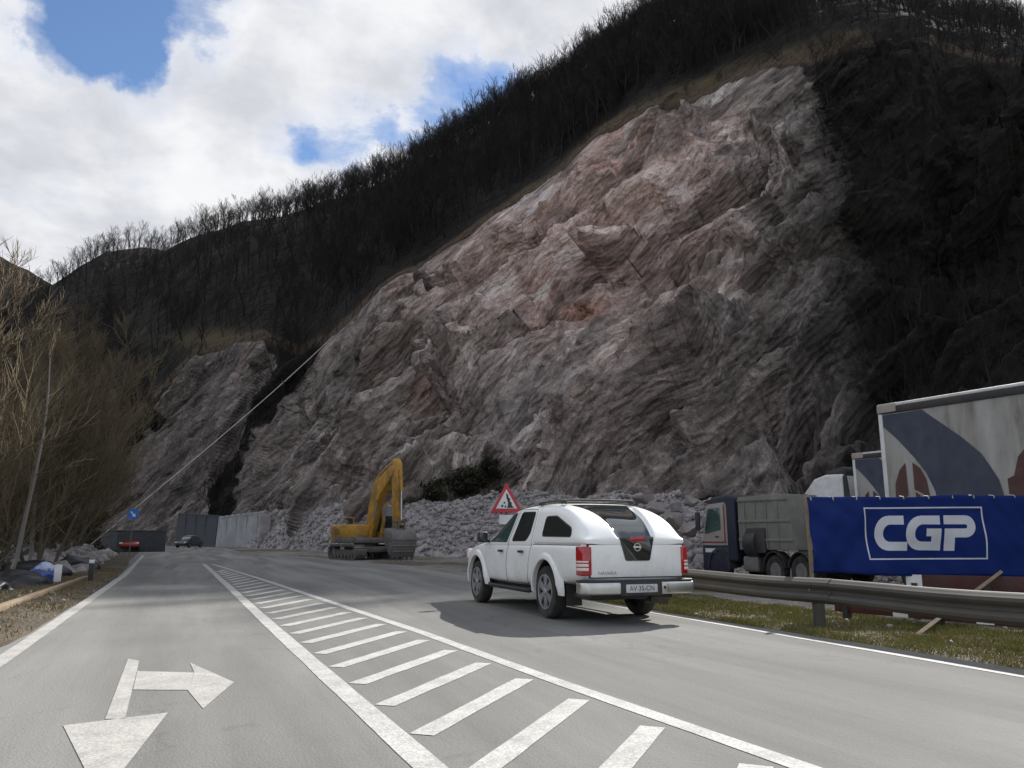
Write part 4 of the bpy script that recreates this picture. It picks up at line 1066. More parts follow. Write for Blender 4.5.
def build_tipper():
    root = thing('tipper_truck', 'navy cab lorry with cream door and grey tipping body, parked below the cliff', 'tipper truck')
    # heading +Y, near side at -X
    prof = [(2.05, .75), (2.08, 1.35), (2.02, 1.75), (1.72, 2.72), (1.45, 2.90), (.45, 2.98), (.05, 2.90), (0, .75)]
    cab = MB().prism(prof, 'x', -1.18, 1.18).build('cab', M_NAVY, root, bevel=.10, seg=3)
    door = MB().prism(rounded([(.62, 1.28), (1.98, 1.28), (1.95, 1.72), (1.66, 2.66), (.62, 2.72)], .07), 'x', -1.205, -1.15).build('door', M_CREAM, root, bevel=.012)
    MB().prism(rounded([(.86, 1.80), (1.83, 1.66), (1.82, 1.85), (1.60, 2.52), (.88, 2.56)], .07), 'x', -1.216, -1.19).build('pane', M_GLASSG, door, bevel=.004)
    MB().prism([(.55, 1.36), (1.99, 1.36), (1.99, 1.41), (.55, 1.41)], 'x', -1.214, -1.16).build('red_stripe', M_TRUCKRED, door)
    MB().prism([(.60, 1.36), (.67, 1.36), (.67, 2.64), (.60, 2.64)], 'x', -1.213, -1.16).build('red_stripe', M_TRUCKRED, door)
    MB().bb(-1.235, -1.2, 1.0, 1.2, 1.55, 1.59).build('handle', M_BLACK, door, bevel=.008)
    MB().prism([(.50, 1.28), (.62, 1.28), (.62, 2.72), (.52, 2.60)], 'x', -1.202, -1.15).build('corner_panel', M_CREAM, root, bevel=.01)
    MB().prism(rounded([(1.98, 1.68), (2.04, 1.70), (1.76, 2.62), (1.70, 2.60)], .01), 'x', -1.08, 1.08).build('windscreen', M_GLASS, root)
    MB().bb(-1.0, 1.0, 2.0, 2.16, .50, .95).build('front_bumper', M_NAVY, root, bevel=.06, seg=3)
    MB().prism([(1.25, 2.80), (2.0, 2.74), (2.02, 2.78), (1.25, 2.90)], 'x', -1.05, 1.05).build('sun_visor', M_BLACK, root, bevel=.01)
    mr = MB().box((-1.42, 2.02, 2.10), (.16, .20, .62)).build('wing_mirror', M_BLACK, root, bevel=.05, seg=3)
    MB().tube([(-1.15, 1.85, 2.5), (-1.42, 2.0, 2.45), (-1.42, 2.0, 1.75), (-1.15, 1.95, 1.7)], .02, 6).build('mirror_arm', M_BLACK, mr)
    sk = MB().bb(-1.20, -1.0, .45, 2.05, .42, 1.25).build('lower_panel', M_NAVY, root, bevel=.05)
    MB().bb(-1.212, -1.19, 1.25, 1.85, 1.05, 1.18).build('name_plate', M_BANWHITE, sk)
    arc = [[(x, 1.05 + r * math.cos(R(a)), .52 + r * math.sin(R(a))) for x, r in ((-1.25, .60), (-1.25, .66), (-.85, .66), (-.85, .60))] for a in range(0, 181, 12)]
    MB().loft(arc).build('wheel_arch', M_BLACK, root)
    MB().bb(-.45, .45, -4.6, 2.0, .62, .92).build('chassis', M_BLACK, root, bevel=.02)
    MB().bb(-1.15, -.55, -1.1, -.25, .45, .95).build('fuel_tank', M_STEEL, root, bevel=.10, seg=3)
    for x in (-1.0, 1.0):
        s = -1 if x < 0 else 1
        for y in (1.05, -2.0, -3.3): truck_wheel(root, x, y, .50, .34, s)
        for y in (-2.0, -3.3):
            arc = [[(xx, y + r * math.cos(R(a)), .52 + r * math.sin(R(a))) for xx, r in ((x - .22, .57), (x - .22, .60), (x + .22, .60), (x + .22, .57))] for a in range(10, 171, 16)]
            MB().loft(arc).build('mudguard', M_BLACK, root)
    # tipping body with ribs and a raked tail
    body = MB().prism([(-.15, 1.15), (-.15, 2.86), (-2.75, 2.90), (-3.15, 1.15)], 'x', -1.18, 1.18).build('tipper_body', M_TIP, root, bevel=.03)
    rb = MB()
    for z in (1.42, 2.02, 2.70): rb.bb(-1.225, -1.17, -2.85 + (2.9 - z) * -.12, -.18, z, z + .09)
    for y in (-.55, -1.15, -1.75, -2.35): rb.bb(-1.215, -1.17, y, y + .07, 1.2, 2.8)
    rb.build('body_rib', M_TIP, body, bevel=.012)
    MB().tube([(-1.0, -.55, 1.35), (-1.0, -1.15, 1.35)], .42, 20).build('air_tank', M_BLACK, root, smooth=True)
    MB().bb(-1.26, -1.18, -1.65, -.65, 1.05, 1.85).build('dark_locker', M_BLACK, root, bevel=.2, seg=4)
    lm = MB().bb(-1.1, -.75, -4.66, -4.58, .75, .95).build('tail_lamp', M_REDL, root, bevel=.01)
    root.rotation_euler = (0, 0, R(13)); root.scale = (1.0, .80, 1.10)
    p = dpt(703, 560, 30.0); c_ = Matrix.Rotation(R(13), 2) @ Vector((-1.2, 2.05 * .80))
    root.location = (p.x - c_.x, p.y - c_.y, -0.50)
    return root
build_tipper()

def canvas_mat():
    m = bpy.data.materials.new('dirty_tarpaulin'); m.use_nodes = True; t = m.node_tree; b = t.nodes['Principled BSDF']; q = NT(t)
    pos = q.n('ShaderNodeTexCoord').outputs['Object']
    mp = q.n('ShaderNodeMapping'); mp.inputs['Scale'].default_value = (1, 2.2, 0.35); q.l(pos, mp.inputs[0])
    n = q.noise(mp.outputs[0], 1.3, 8, 0.65, 0.4); n2 = q.noise(pos, 0.7, 5, 0.6)
    c = q.ramp(q.math('ADD', q.math('MULTIPLY', n, .65), q.math('MULTIPLY', n2, .35)), [(0.32, (0.13, 0.12, 0.10)), (0.46, (0.27, 0.258, 0.235)), (0.62, (0.37, 0.362, 0.348))])
    q.l(c, b.inputs['Base Color']); b.inputs['Roughness'].default_value = 0.7
    bn = q.n('ShaderNodeBump'); bn.inputs['Strength'].default_value = 0.35; bn.inputs['Distance'].default_value = 0.05
    q.l(n, bn.inputs['Height']); q.l(bn.outputs[0], b.inputs['Normal']); return m
M_CANVAS = canvas_mat()
M_CANNAVY = mat('printed_slate_blue', (0.036, 0.046, 0.072), 0.7, var=0.15, dirt=(0.11, 0.11, 0.12), dirt_amt=0.4)
M_CANRED = mat('printed_brown_red', (0.080, 0.032, 0.027), 0.7, var=0.2, dirt=(0.1, 0.08, 0.075), dirt_amt=0.35)

def curtain_mesh(length, z0, z1):
    """slightly billowing curtain side at x = 0 facing -X, running back from y = 0"""
    ny_, nz_ = 120, 24; V = []; 
    for j in range(nz_ + 1):
        for i in range(ny_ + 1):
            y = -length * i / ny_; z = z0 + (z1 - z0) * j / nz_; V.append((curtain_x(y, z, z0, z1), y, z))
    F = [(j * (ny_ + 1) + i, j * (ny_ + 1) + i + 1, (j + 1) * (ny_ + 1) + i + 1, (j + 1) * (ny_ + 1) + i) for j in range(nz_) for i in range(ny_)]
    return V, F
def curtain_x(y, z, z0, z1):
    e = math.sin(PI * min(1, max(0, (z - z0) / (z1 - z0)))); return -0.012 - 0.035 * e * (0.6 + 0.4 * math.sin(y * 4.6) + 0.25 * math.sin(y * 11 + z * 2))
def printed(name, poly, m, parent, z0, z1, y_end=None):
    """a printed shape of the curtain, draped 4 mm in front of it"""
    bm = bmesh.new(); vs = [bm.verts.new((0, y, z)) for y, z in poly]; bm.faces.new(vs); bm.normal_update(); bmesh.ops.triangulate(bm, faces=bm.faces[:])
    for k in range(40):
        y = -0.1 - k * 0.2
        bmesh.ops.bisect_plane(bm, geom=bm.verts[:] + bm.edges[:] + bm.faces[:], plane_co=(0, y, 0), plane_no=(0, 1, 0))
    for k in range(14):
        z = z0 + (z1 - z0) * (k + .5) / 14
        bmesh.ops.bisect_plane(bm, geom=bm.verts[:] + bm.edges[:] + bm.faces[:], plane_co=(0, 0, z), plane_no=(0, 0, 1))
    for v in bm.verts: v.co.x = curtain_x(v.co.y, v.co.z, z0, z1) - 0.012
    me = bpy.data.meshes.new(name); bm.to_mesh(me); bm.free(); me.materials.append(m)
    o = bpy.data.objects.new(name, me); link(o); o.parent = parent; return o

def build_trailer(label, loc, rz, full):
    """semi-trailer, front near-side corner at the origin, running back along -Y, body towards +X"""
    root = thing('curtain_side_trailer', label, 'trailer', loc, rz, 'trailers parked in the yard'); root.scale = (1, 1, 1.125)
    L, W, ZT, ZB = 13.6, 2.5, 3.98, 1.15
    MB().bb(.03, W - .03, -L + .02, -.03, ZB, ZT - .05).build('body', M_WHITETRUCK, root)
    V, F = curtain_mesh(L - .12, ZB + .05, ZT - .14)
    cu = mesh_np('curtain', V, F, M_CANVAS, root, smooth=True)
    z0, z1 = ZB + .05, ZT - .14
    MB().bb(-.035, W + .02, -.10, .0, ZB, ZT + .02).build('front_frame', M_WHITETRUCK, root, bevel=.02)
    MB().bb(-.05, .03, -L, -.02, ZT - .16, ZT - .03).build('curtain_rail', M_BLACK, root, bevel=.02)
    MB().bb(-.04, W + .02, -L, -.02, ZT - .03, ZT + .03).build('roof_edge', M_WHITETRUCK, root, bevel=.02)
    MB().bb(-.055, .05, -.46, .01, ZT - .15, ZT + .035).build('corner_cap', M_CREAM, root, bevel=.03, seg=3)
    MB().bb(.0, W, -L, 0, 1.0, ZB).build('side_rail', M_STEEL, root, bevel=.02)
    MB().bb(.8, 1.7, -L, -1.0, .8, 1.0).build('chassis', M_BLACK, root)
    for y in (-8.6, -9.9, -11.2):
        for x, s in ((.25, -1), (W - .25, 1)): truck_wheel(root, x, y, .5, .38, s)
    for x in (.5, W - .5): MB().bb(x - .08, x + .08, -2.7, -2.5, .05, 1.0).build('landing_leg', M_STEEL, root)
    # the printed pattern of the curtain, as seen on its forward end (t = metres back from the front)
    def band(outer): return [(-t, z) for t, z in outer]
    zz = lambda f: z0 + (z1 - z0) * f
    pr = printed
    nv = [(.105, 3.80), (1.02, 3.80), (1.35, 3.55), (1.75, 3.25), (2.15, 2.90), (2.42, 2.45), (2.50, 2.10), (2.52, 1.25), (1.20, 1.25), (1.15, 2.30), (1.0, 2.65), (.80, 2.90), (.42, 3.30), (.105, 3.58)]
    pr('printed_band', band(nv), M_CANNAVY, cu, z0, z1)
    c0 = (.60, 2.36)
    lf = [(c0[0] - .06, 2.86), (c0[0] - .20, 2.74), (c0[0] - .32, 2.50), (c0[0] - .36, 2.05), (c0[0] - .36, 1.5), (c0[0] - .20, 1.5), (c0[0] - .20, 2.05), (c0[0] - .06, 2.28)]
    rt = [(c0[0] + .10, 2.86), (c0[0] + .28, 2.74), (c0[0] + .39, 2.54), (c0[0] + .44, 2.1), (c0[0] + .44, 1.5), (c0[0] + .385, 1.5), (c0[0] + .385, 2.05), (c0[0] + .30, 2.28), (c0[0] + .10, 2.36)]
    st_ = [(c0[0] + .12, 2.32), (c0[0] + .22, 2.26), (c0[0] + .28, 2.1), (c0[0] + .28, 1.5), (c0[0] + .12, 1.5)]
    for nm, pl in (('printed_leaf', lf), ('printed_leaf', rt), ('printed_stem', st_)): pr(nm, band(pl), M_CANRED, cu, z0, z1)
    big = [(2.58, 1.25), (2.58, 2.45), (2.70, 2.50), (2.80, 2.80), (3.10, 3.10), (3.5, 3.32), (4.0, 3.36), (4.5, 3.2), (4.9, 2.7), (5.0, 2.1), (4.9, 1.25)]
    pr('printed_disc', band(big), M_CANRED, cu, z0, z1)
    st = MB()
    for k in range(1, 20): st.bb(-.075, -.045, -k * .68 - .02, -k * .68 + .02, ZB - .12, ZB + .12)
    st.build('curtain_strap', M_BLACK, root)
    return root
pf, pb = dpt(878, 408, 17.2), dpt(1024, 385, 14.6)
rz_t = math.atan2((pf - pb).y, (pf - pb).x) - PI / 2
build_trailer('large dirty white curtain-sided trailer with slate-blue band behind the blue banner', (pf.x, pf.y, -.5), rz_t, True)
p2 = dpt(852.5, 457, 27.0)
build_trailer('curtain-sided trailer farther back, mostly hidden behind the larger one, hitched to a white cab', (p2.x, p2.y, -.5), rz_t, False)

def build_white_tractor():
    root = thing('tractor_unit', 'white lorry tractor with dark roof hood standing behind the left edge of the blue banner', 'lorry')
    prof = [(2.3, .70), (2.36, 1.30), (2.26, 1.75), (2.02, 2.75), (1.85, 3.15), (1.35, 3.62), (.85, 3.74), (.05, 3.72), (0, .75)]
    cab = MB().prism(prof, 'x', .02, 2.46).build('cab', M_WHITETRUCK, root, bevel=.10, seg=3)
    dr = MB().prism(rounded([(1.05, 1.0), (2.2, 1.0), (2.16, 1.75), (1.92, 2.66), (1.05, 2.70)], .06), 'x', -.012, .05).build('door', M_WHITETRUCK, root, bevel=.01)
    MB().prism(rounded([(1.18, 1.80), (2.06, 1.70), (1.86, 2.56), (1.18, 2.60)], .07), 'x', -.022, .03).build('pane', M_GLASS, dr)
    MB().bb(-.024, .03, 1.75, 2.22, 1.28, 1.52).build('red_panel', M_TRUCKRED, root)
    MB().prism([(2.30, 1.78), (2.34, 1.80), (2.08, 2.78), (2.04, 2.76)], 'x', .12, 2.36).build('windscreen', M_GLASS, root)
    MB().prism([(1.0, 3.66), (.75, 3.86), (.10, 3.98), (.02, 3.90), (.02, 3.68)], 'x', .15, 2.33).build('roof_hood', M_BLACK, root, bevel=.05)
    MB().prism([(-.38, 1.2), (.02, 1.2), (.02, 3.65), (-.12, 3.70)], 'x', .0, .05).build('side_fairing', M_BLACK, root)
    mr = MB().box((-.22, 2.35, 2.2), (.16, .22, .65)).build('wing_mirror', M_WHITETRUCK, root, bevel=.05, seg=3)
    MB().bb(.9, 1.6, -3.6, 2.1, .7, .98).build('chassis', M_BLACK, root)
    MB().bb(.05, .6, -1.7, -.4, .45, 1.0).build('fuel_tank', M_CHROME, root, bevel=.12, seg=3)
    for x, s in ((.2, -1), (2.28, 1)):
        for y in (1.35, -2.4): truck_wheel(root, x, y, .5, .34, s)
    root.location = (p2.x + .05, p2.y + .55, -.5); root.rotation_euler = (0, 0, rz_t); root.scale = (1, .95, 1.04)
build_white_tractor()

# ================================================================== guardrail
g1, g2 = dpt(685, 568, 13.4), dpt(1024, 590, 7.75)
gdir = (g2 - g1).to_2d().normalized(); gn = Vector((-gdir.y, gdir.x))
if gn.dot(Vector((-1, 0))) < 0: gn = -gn                # towards the road
GZ_TOP = 0.67
def gpos(t, off=0, z=0):
    p = g1.to_2d() + gdir * t + gn * off; return Vector((p.x, p.y, z))
def build_guardrail():
    root = thing('guardrail', 'long weathered steel crash barrier between the right road edge and the yard', 'guardrail')
    prof = [(-.010, 0), (.012, -.004), (.030, -.022), (.072, -.050), (.078, -.085), (.060, -.115), (.012, -.140), (.004, -.160), (.012, -.180), (.060, -.205), (.078, -.235), (.072, -.270), (.030, -.298), (.008, -.315)]
    n = len(prof); back = [(a - .006, b) for a, b in reversed(prof)]
    t0, t1, L = -4.4, 13.0, 4.0
    segs = [(-4.4, -.6), (-.6, 3.35), (3.35, 7.35), (7.35, 13.0)]
    for i, (a, b_) in enumerate(segs):
        rings = []
        for t in np.linspace(a, b_ + .25, 12):
            dz = .010 * math.sin(t * 1.7 + i) - .006 * i % 2; dx = .008 * math.sin(t * 2.3)
            rings.append([gpos(t, o + .10 + dx + .004 * (i % 2), GZ_TOP + z + dz) for o, z in prof + back])
        MB().loft(rings).build('rail', M_GALV, root, smooth=True)
    for t in (-4.2, -.75, 3.2, 7.2, 11.2):
        ps = gpos(t, 0.0)
        po = MB().box((ps.x, ps.y, .22), (.10, .13, .86), math.atan2(gdir.y, gdir.x)).build('post', M_GALV, root, bevel=.012)
        c = gpos(t, .06); MB().box((c.x, c.y, GZ_TOP - .16), (.13, .12, .20), math.atan2(gdir.y, gdir.x)).build('spacer', M_GALV, po, bevel=.01)
        bl = MB(); q0 = gpos(t, .10, GZ_TOP - .16)
        bl.tube([q0 + Vector((gn.x, gn.y, 0)) * .0, q0 + Vector((gn.x, gn.y, 0)) * .03], .02, 8); bl.build('bolt', M_STEEL, po)
build_guardrail()
# where the visible post must stand
# ================================================================== banner
B0 = dpt(812, 573, 11.8).to_2d(); BU = Vector((1.28, -.24)).normalized(); BN = Vector((BU.y, -BU.x))   # BN faces the road
if BN.dot(-B0) < 0: BN = -BN
def ban(px, py):
    """photo pixel -> (u, z) on the banner's plane"""
    d = cam_dir(px, py); o = Vector((0, 0)); t = (B0.dot(BN)) / d.to_2d().dot(BN); p = Vector((d.x, d.y)) * t
    return (p - B0).dot(BU), CAM_H + d.z * t
def bsway(u, z): return 0.045 * math.sin(u * 2.1 + z * 1.5) + 0.026 * math.sin(u * 4.3 - z * 5.0) * math.exp(-max(0, u) * .35) + 0.012 * math.sin(u * 1.2 + z * 9) + .010 * math.sin(u * 13 - z * 11) * math.exp(-max(0, u) * .6)
def bpt(u, z, off=0.0):
    w_ = bsway(u, z) + off; p = B0 + BU * u + BN * w_; return (p.x, p.y, z)
def banner_cloth_mat():
    m = bpy.data.materials.new('blue_banner_cloth'); m.use_nodes = True; t = m.node_tree; b = t.nodes['Principled BSDF']; q = NT(t)
    pos = q.n('ShaderNodeTexCoord').outputs['Object']
    n = q.noise(pos, 2.0, 6, 0.6, 0.6)
    q.l(q.mix(n, (0.003, 0.015, 0.100), (0.005, 0.024, 0.150)), b.inputs['Base Color'])
    b.inputs['Roughness'].default_value = 0.75; b.inputs['Specular IOR Level'].default_value = 0.2
    w_ = q.n('ShaderNodeTexWave', wave_type='BANDS', bands_direction='DIAGONAL'); w_.inputs['Scale'].default_value = 1.4; w_.inputs['Distortion'].default_value = 6; w_.inputs['Detail'].default_value = 3; w_.inputs['Detail Scale'].default_value = .8; q.l(pos, w_.inputs[0])
    bn = q.n('ShaderNodeBump'); bn.inputs['Strength'].default_value = 0.35; bn.inputs['Distance'].default_value = 0.05; q.l(w_.outputs['Fac'], bn.inputs['Height']); q.l(bn.outputs[0], b.inputs['Normal'])
    return m
M_BANNER = banner_cloth_mat()
def build_banner():
    root = thing('banner', 'blue cloth banner with white boxed CGP lettering on timber posts behind the guardrail', 'banner')
    tl, bl, tr_, br_ = ban(807.5, 497), ban(811.5, 573.5), ban(1024, 494.5), ban(1024, 577.5)
    u0 = (tl[0] + bl[0]) / 2; u1 = 4.6
    k_t = (tr_[1] - tl[1]) / (tr_[0] - tl[0]); k_b = (br_[1] - bl[1]) / (br_[0] - bl[0])
    nu_, nv_ = 90, 26; V = []
    for j in range(nv_ + 1):
        for i in range(nu_ + 1):
            u = u0 + (u1 - u0) * i / nu_; zt = tl[1] + k_t * (u - u0) + .01 * math.sin(u * 3) - .012 * abs(math.sin(u * 2.6)); zb = bl[1] + k_b * (u - u0) + .014 * math.sin(u * 2.3 + 1)
            V.append(bpt(u, zb + (zt - zb) * j / nv_))
    F = [(j * (nu_ + 1) + i, j * (nu_ + 1) + i + 1, (j + 1) * (nu_ + 1) + i + 1, (j + 1) * (nu_ + 1) + i) for j in range(nv_) for i in range(nu_)]
    cloth = mesh_np('cloth', V, F, M_BANNER, root, smooth=True)
    md = cloth.modifiers.new('thickness', 'SOLIDIFY'); md.thickness = .004; md.offset = 0
    Z = lambda a, b: (800 + a / 4.268, 480 + b / 4.268)
    def shape(name, pix, cut=.06):
        uv = [ban(*Z(*p)) for p in pix]
        bm = bmesh.new(); bm.faces.new([bm.verts.new((u, z, 0)) for u, z in uv]); bm.normal_update(); bmesh.ops.triangulate(bm, faces=bm.faces[:])
        us = [u for u, _ in uv]; zs = [z for _, z in uv]
        for n_, lo, hi in (((1, 0, 0), min(us), max(us)), ((0, 1, 0), min(zs), max(zs))):
            c = lo + cut
            while c < hi:
                bmesh.ops.bisect_plane(bm, geom=bm.verts[:] + bm.edges[:] + bm.faces[:], plane_co=(n_[0] * c, n_[1] * c, 0), plane_no=n_); c += cut
        for v in bm.verts: v.co = Vector(bpt(v.co.x, v.co.y, .006))
        me = bpy.data.meshes.new(name); bm.to_mesh(me); bm.free(); me.materials.append(M_BANWHITE)
        o = bpy.data.objects.new(name, me); link(o); o.parent = cloth; return o
    def arcp(cx, cy, rx, ry, a0, a1, n=12): return [(cx + rx * math.cos(R(a0 + (a1 - a0) * k / n)), cy + ry * math.sin(R(a0 + (a1 - a0) * k / n))) for k in range(n + 1)]
    # C
    shape('letter_c', [(446, 152)] + arcp(385, 227, 60, 75, 270, 90)[0:] + [(464, 302), (463, 264)] + arcp(392, 227, 30, 37, 90, 270) + [(446, 190)])
    # G
    shape('letter_g', [(588, 152)] + arcp(515, 226, 61, 74, 270, 90) + [(602, 301), (597, 207), (537, 207), (538, 240), (559, 240), (560, 263)] + arcp(522, 226, 31, 37, 90, 270) + [(590, 190)])
    # P: bowl with stem
    shape('letter_p', [(604, 151)] + arcp(698, 198, 42, 47, 270, 450) + [(655, 245), (657, 302), (616, 302), (610, 207)] + [(694, 207)] + arcp(696, 198, 9, 9, 90, -90, 6) + [(605, 189)])
    bo = [(274, 117), (772, 114), (793, 338), (297, 341)]; bi = [(280, 123), (766, 120), (786, 332), (303, 335)]
    for k in range(4):
        a, b_, c, d = bo[k], bo[(k + 1) % 4], bi[(k + 1) % 4], bi[k]
        shape('border_line', [a, b_, c, d])
    # timber: left post, back posts, top batten, raking braces
    def beam(p, q_, w_, name, par=root):
        return MB().tube([p, q_], w_ * .7, 4).build(name, M_WOOD, par)
    ul = u0 + .015
    beam(bpt(ul, -.5, -.03), bpt(ul, tl[1] + .05, -.03), .055, 'wooden_post')
    for u in (2.2, 4.4): beam(bpt(u, -.55, -.12), bpt(u, tl[1] - .03, -.12), .055, 'wooden_post')
    beam(bpt(ul, tl[1] - .05, -.09), bpt(u1, tl[1] + k_t * (u1 - u0) - .05, -.09), .04, 'batten')
    for k in range(12):
        u = u0 + .06 + k * .40; z = tl[1] + k_t * (u - u0) - .045
        if u > u1: break
        c = Vector(bpt(u, z, .006)); rings = []
        for i in range(13):
            a = 2 * PI * i / 12; e = Vector((BU.x * math.cos(a), BU.y * math.cos(a), math.sin(a))); n3_ = Vector((BN.x, BN.y, 0))
            rings.append([c + e * .012, c + e * .022, c + e * .022 + n3_ * .004, c + e * .012 + n3_ * .004])
        MB().loft(rings, False, False).build('eyelet', M_GALV, cloth)
        MB().tube([c + Vector((BN.x, BN.y, 0)) * .006, c + Vector((0, 0, .035)), Vector(bpt(u, tl[1] + k_t * (u - u0) + .004, -.10))], .005, 5).build('tie_cord', M_SIGNWHITE, root)
    a = gpt(916, 633); b_ = dpt(1001, 572, 11.6)
    beam((a.x, a.y, -.03), tuple(b_), .045, 'brace')
build_banner()

# red and white barrier boards lying behind the rail
def barrier_board(label, p, q_, h, th, bands):
    root = thing('barrier_board', label, 'barrier board', (0, 0, 0), 0, 'red and white barrier boards behind the guardrail')
    d = (q_ - p); L = d.length; n = bands; ang = math.atan2(d.y, d.x)
    bd = MB().box((p + q_) / 2, (L, th, h), Matrix.Rotation(ang, 4, 'Z')).build('board', M_BARRED, root, bevel=.008)
    for f in n:
        c = p.lerp(q_, f); MB().box(c, (.22, th + .006, h * .98), Matrix.Rotation(ang, 4, 'Z')).build('white_band', M_SIGNWHITE, bd)
    for f in (.06, .5, .94):
        c = p.lerp(q_, f); MB().box((c.x, c.y, c.z / 2 - .22), (.08, .10, c.z + .45), Matrix.Rotation(ang, 4, 'Z')).build('foot', M_BLACK, root)
a, b_ = dpt(835, 600, 11.9), dpt(1075, 640, 9.2)
barrier_board('low red and white barrier board seen under the guardrail beam', Vector((a.x, a.y, .20)), Vector((b_.x, b_.y, .20)), .20, .05, (.33, .69))
a, b_ = dpt(905, 583, 12.2), dpt(1080, 590, 11.0)
barrier_board('red and white barrier board showing between guardrail and banner', Vector((a.x, a.y, .50)), Vector((b_.x, b_.y, .50)), .26, .05, (.06, .80))

# ================================================================== signs
def build_warning_sign():
    root = thing('warning_sign', 'red-edged triangular rockfall warning sign standing beyond the white pickup', 'road sign')
    Zs = 22.5; c = dpt(506.5, 502, Zs); s = .46
    tri = rounded([(-s, -.30), (s, -.30), (0, .56)], .05); tri2 = rounded([(-s * .66, -.185), (s * .66, -.185), (0, .365)], .02)
    pl = MB().prism(tri, 'y', 0, .02).build('sign_plate', M_SIGNRED, root, bevel=.003)
    wf = MB().prism(tri2, 'y', -.006, .01).build('white_field', M_SIGNWHITE, pl)
    MB().prism([(-.01, .24), (.05, .21), (.05, .14), (.10, .10), (.10, .02), (.15, -.02), (.15, -.09), (.21, -.16), (.24, -.165), (.02, -.165), (.05, -.05), (.03, .04), (.0, .12)], 'y', -.012, 0).build('cliff_symbol', M_SIGNBLACK, wf)
    for x, z, r in ((-.06, -.02, .03), (-.12, -.11, .036), (-.03, -.13, .03)):
        MB().prism([(x + r * math.cos(k * PI / 3 + .3), z + r * math.sin(k * PI / 3 + .3)) for k in range(6)], 'y', -.012, 0).build('stone_symbol', M_SIGNBLACK, wf)
    MB().prism(rounded([(-.20, -.62), (.20, -.62), (.20, -.36), (-.20, -.36)], .02), 'y', .0, .015).build('lower_plate', M_SIGNWHITE, root)
    MB().tube([(0, .05, -c.z - .1), (0, .05, .30)], .03, 12).build('post', M_GALV, root)
    root.location = c; root.rotation_euler = (0, 0, R(-24))
build_warning_sign()
def build_blue_sign():
    root = thing('direction_sign', 'round blue arrow sign on a thin post by the left rubble bank', 'road sign')
    c = dpt(133, 514, 52)
    d = MB().prism([(.36 * math.cos(2 * PI * k / 28), .36 * math.sin(2 * PI * k / 28)) for k in range(28)], 'y', 0, .02).build('sign_plate', M_SIGNBLUE, root)
    M = Matrix.Rotation(R(-40), 4, 'Y')
    MB().prism([(-.04, .22), (.04, .22), (.04, -.06), (.14, -.06), (0, -.24), (-.14, -.06), (-.04, -.06)], 'y', -.012, 0).build('arrow_symbol', M_SIGNWHITE, d, xf=M)
    MB().tube([(0, .05, -c.z - .2), (0, .05, .3)], .035, 8).build('post', M_STEEL, root)
    MB().box((.05, .02, .62), (.3, .03, .22)).build('warning_lamp_plate', M_WOOD, root)
    root.location = c; root.rotation_euler = (0, 0, R(8))
build_blue_sign()

# ================================================================== walls and far cars
def wall_between(name, label, cat, p, q_, h0, h1, th, m, jag=False, base=-.5):
    root = thing(name, label, cat)
    d = Vector((q_.x - p.x, q_.y - p.y)); L = d.length; u = d / L; nrm = Vector((-u.y, u.x)); n = 24
    mb = MB(); rings = []
    for k in range(n + 1):
        f = k / n; zt = h0 + (h1 - h0) * f + (.10 * math.sin(k * 2.1) if jag else 0)
        a = Vector((p.x, p.y)) + u * L * f; lean = .06 * zt
        rings.append([(a.x, a.y, base), (a.x + nrm.x * lean, a.y + nrm.y * lean, zt), (a.x + nrm.x * (lean + th), a.y + nrm.y * (lean + th), zt), (a.x + nrm.x * (th + .3), a.y + nrm.y * (th + .3), base)])
    mb.loft(rings); w_ = mb.build('wall_face', m, root)
    cp = MB()
    rr = [[(r[1][0] - nrm.x * .06, r[1][1] - nrm.y * .06, r[1][2]), (r[1][0] - nrm.x * .06, r[1][1] - nrm.y * .06, r[1][2] + .16), (r[2][0], r[2][1], r[2][2] + .16), (r[2][0], r[2][1], r[2][2])] for r in rings]
    cp.loft(rr).build('coping', m, root)
    j = MB()
    for f in np.arange(3.0, L - .5, 3.2):
        a = Vector((p.x, p.y)) + u * f; ang = math.atan2(u.y, u.x)
        j.box((a.x + nrm.x * .24, a.y + nrm.y * .24, (h0 + h1) / 4), (.03, .30, (h0 + h1) / 2 * .97), ang)
    j.build('joint', m, root)
    return root
w1, w2 = gpt(215, 547), gpt(261, 548)
wall_between('retaining_wall', 'pale grey concrete retaining wall holding rubble at the far right roadside', 'retaining wall', w1, w2, 3.8, 4.2, .5, M_CONC, True)
pe = w2 + Vector((.15, -.6, 0))
pier = MB().bb(-.55, .75, -.5, .6, -.5, 4.0)
o = pier.build('stone_pier', M_STONE, None, bevel=.15, seg=2); o.location = pe
tag(o, 'rough brown stone pier closing the near end of the pale retaining wall', 'pier')
w3 = gpt(174, 546.3)
wall_between('dark_wall', 'concrete wall coloured dark for deep shade where the road bends out of sight', 'wall', w3, w1 + Vector((-.1, .2, 0)), 4.6, 4.0, .5, M_DARKCONC)
def build_container():
    root = thing('site_container', 'low dark site container behind the red car on the left', 'container')
    p, q_ = dpt(117, 540, 66), dpt(166, 540, 70); u = (q_ - p).to_2d(); L = u.length; ang = math.atan2(u.y, u.x)
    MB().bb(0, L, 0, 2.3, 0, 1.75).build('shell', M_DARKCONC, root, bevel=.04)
    rb = MB()
    for k in range(int(L / .3)): rb.bb(.1 + k * .3, .22 + k * .3, -.03, .02, .15, 1.65)
    rb.build('ribs', M_DARKCONC, root)
    MB().bb(-.05, L + .05, -.05, 2.35, 1.75, 1.83).build('roof', M_DARKCONC, root, bevel=.02)
    root.location = (p.x, p.y, 0); root.rotation_euler = (0, 0, ang)
build_container()

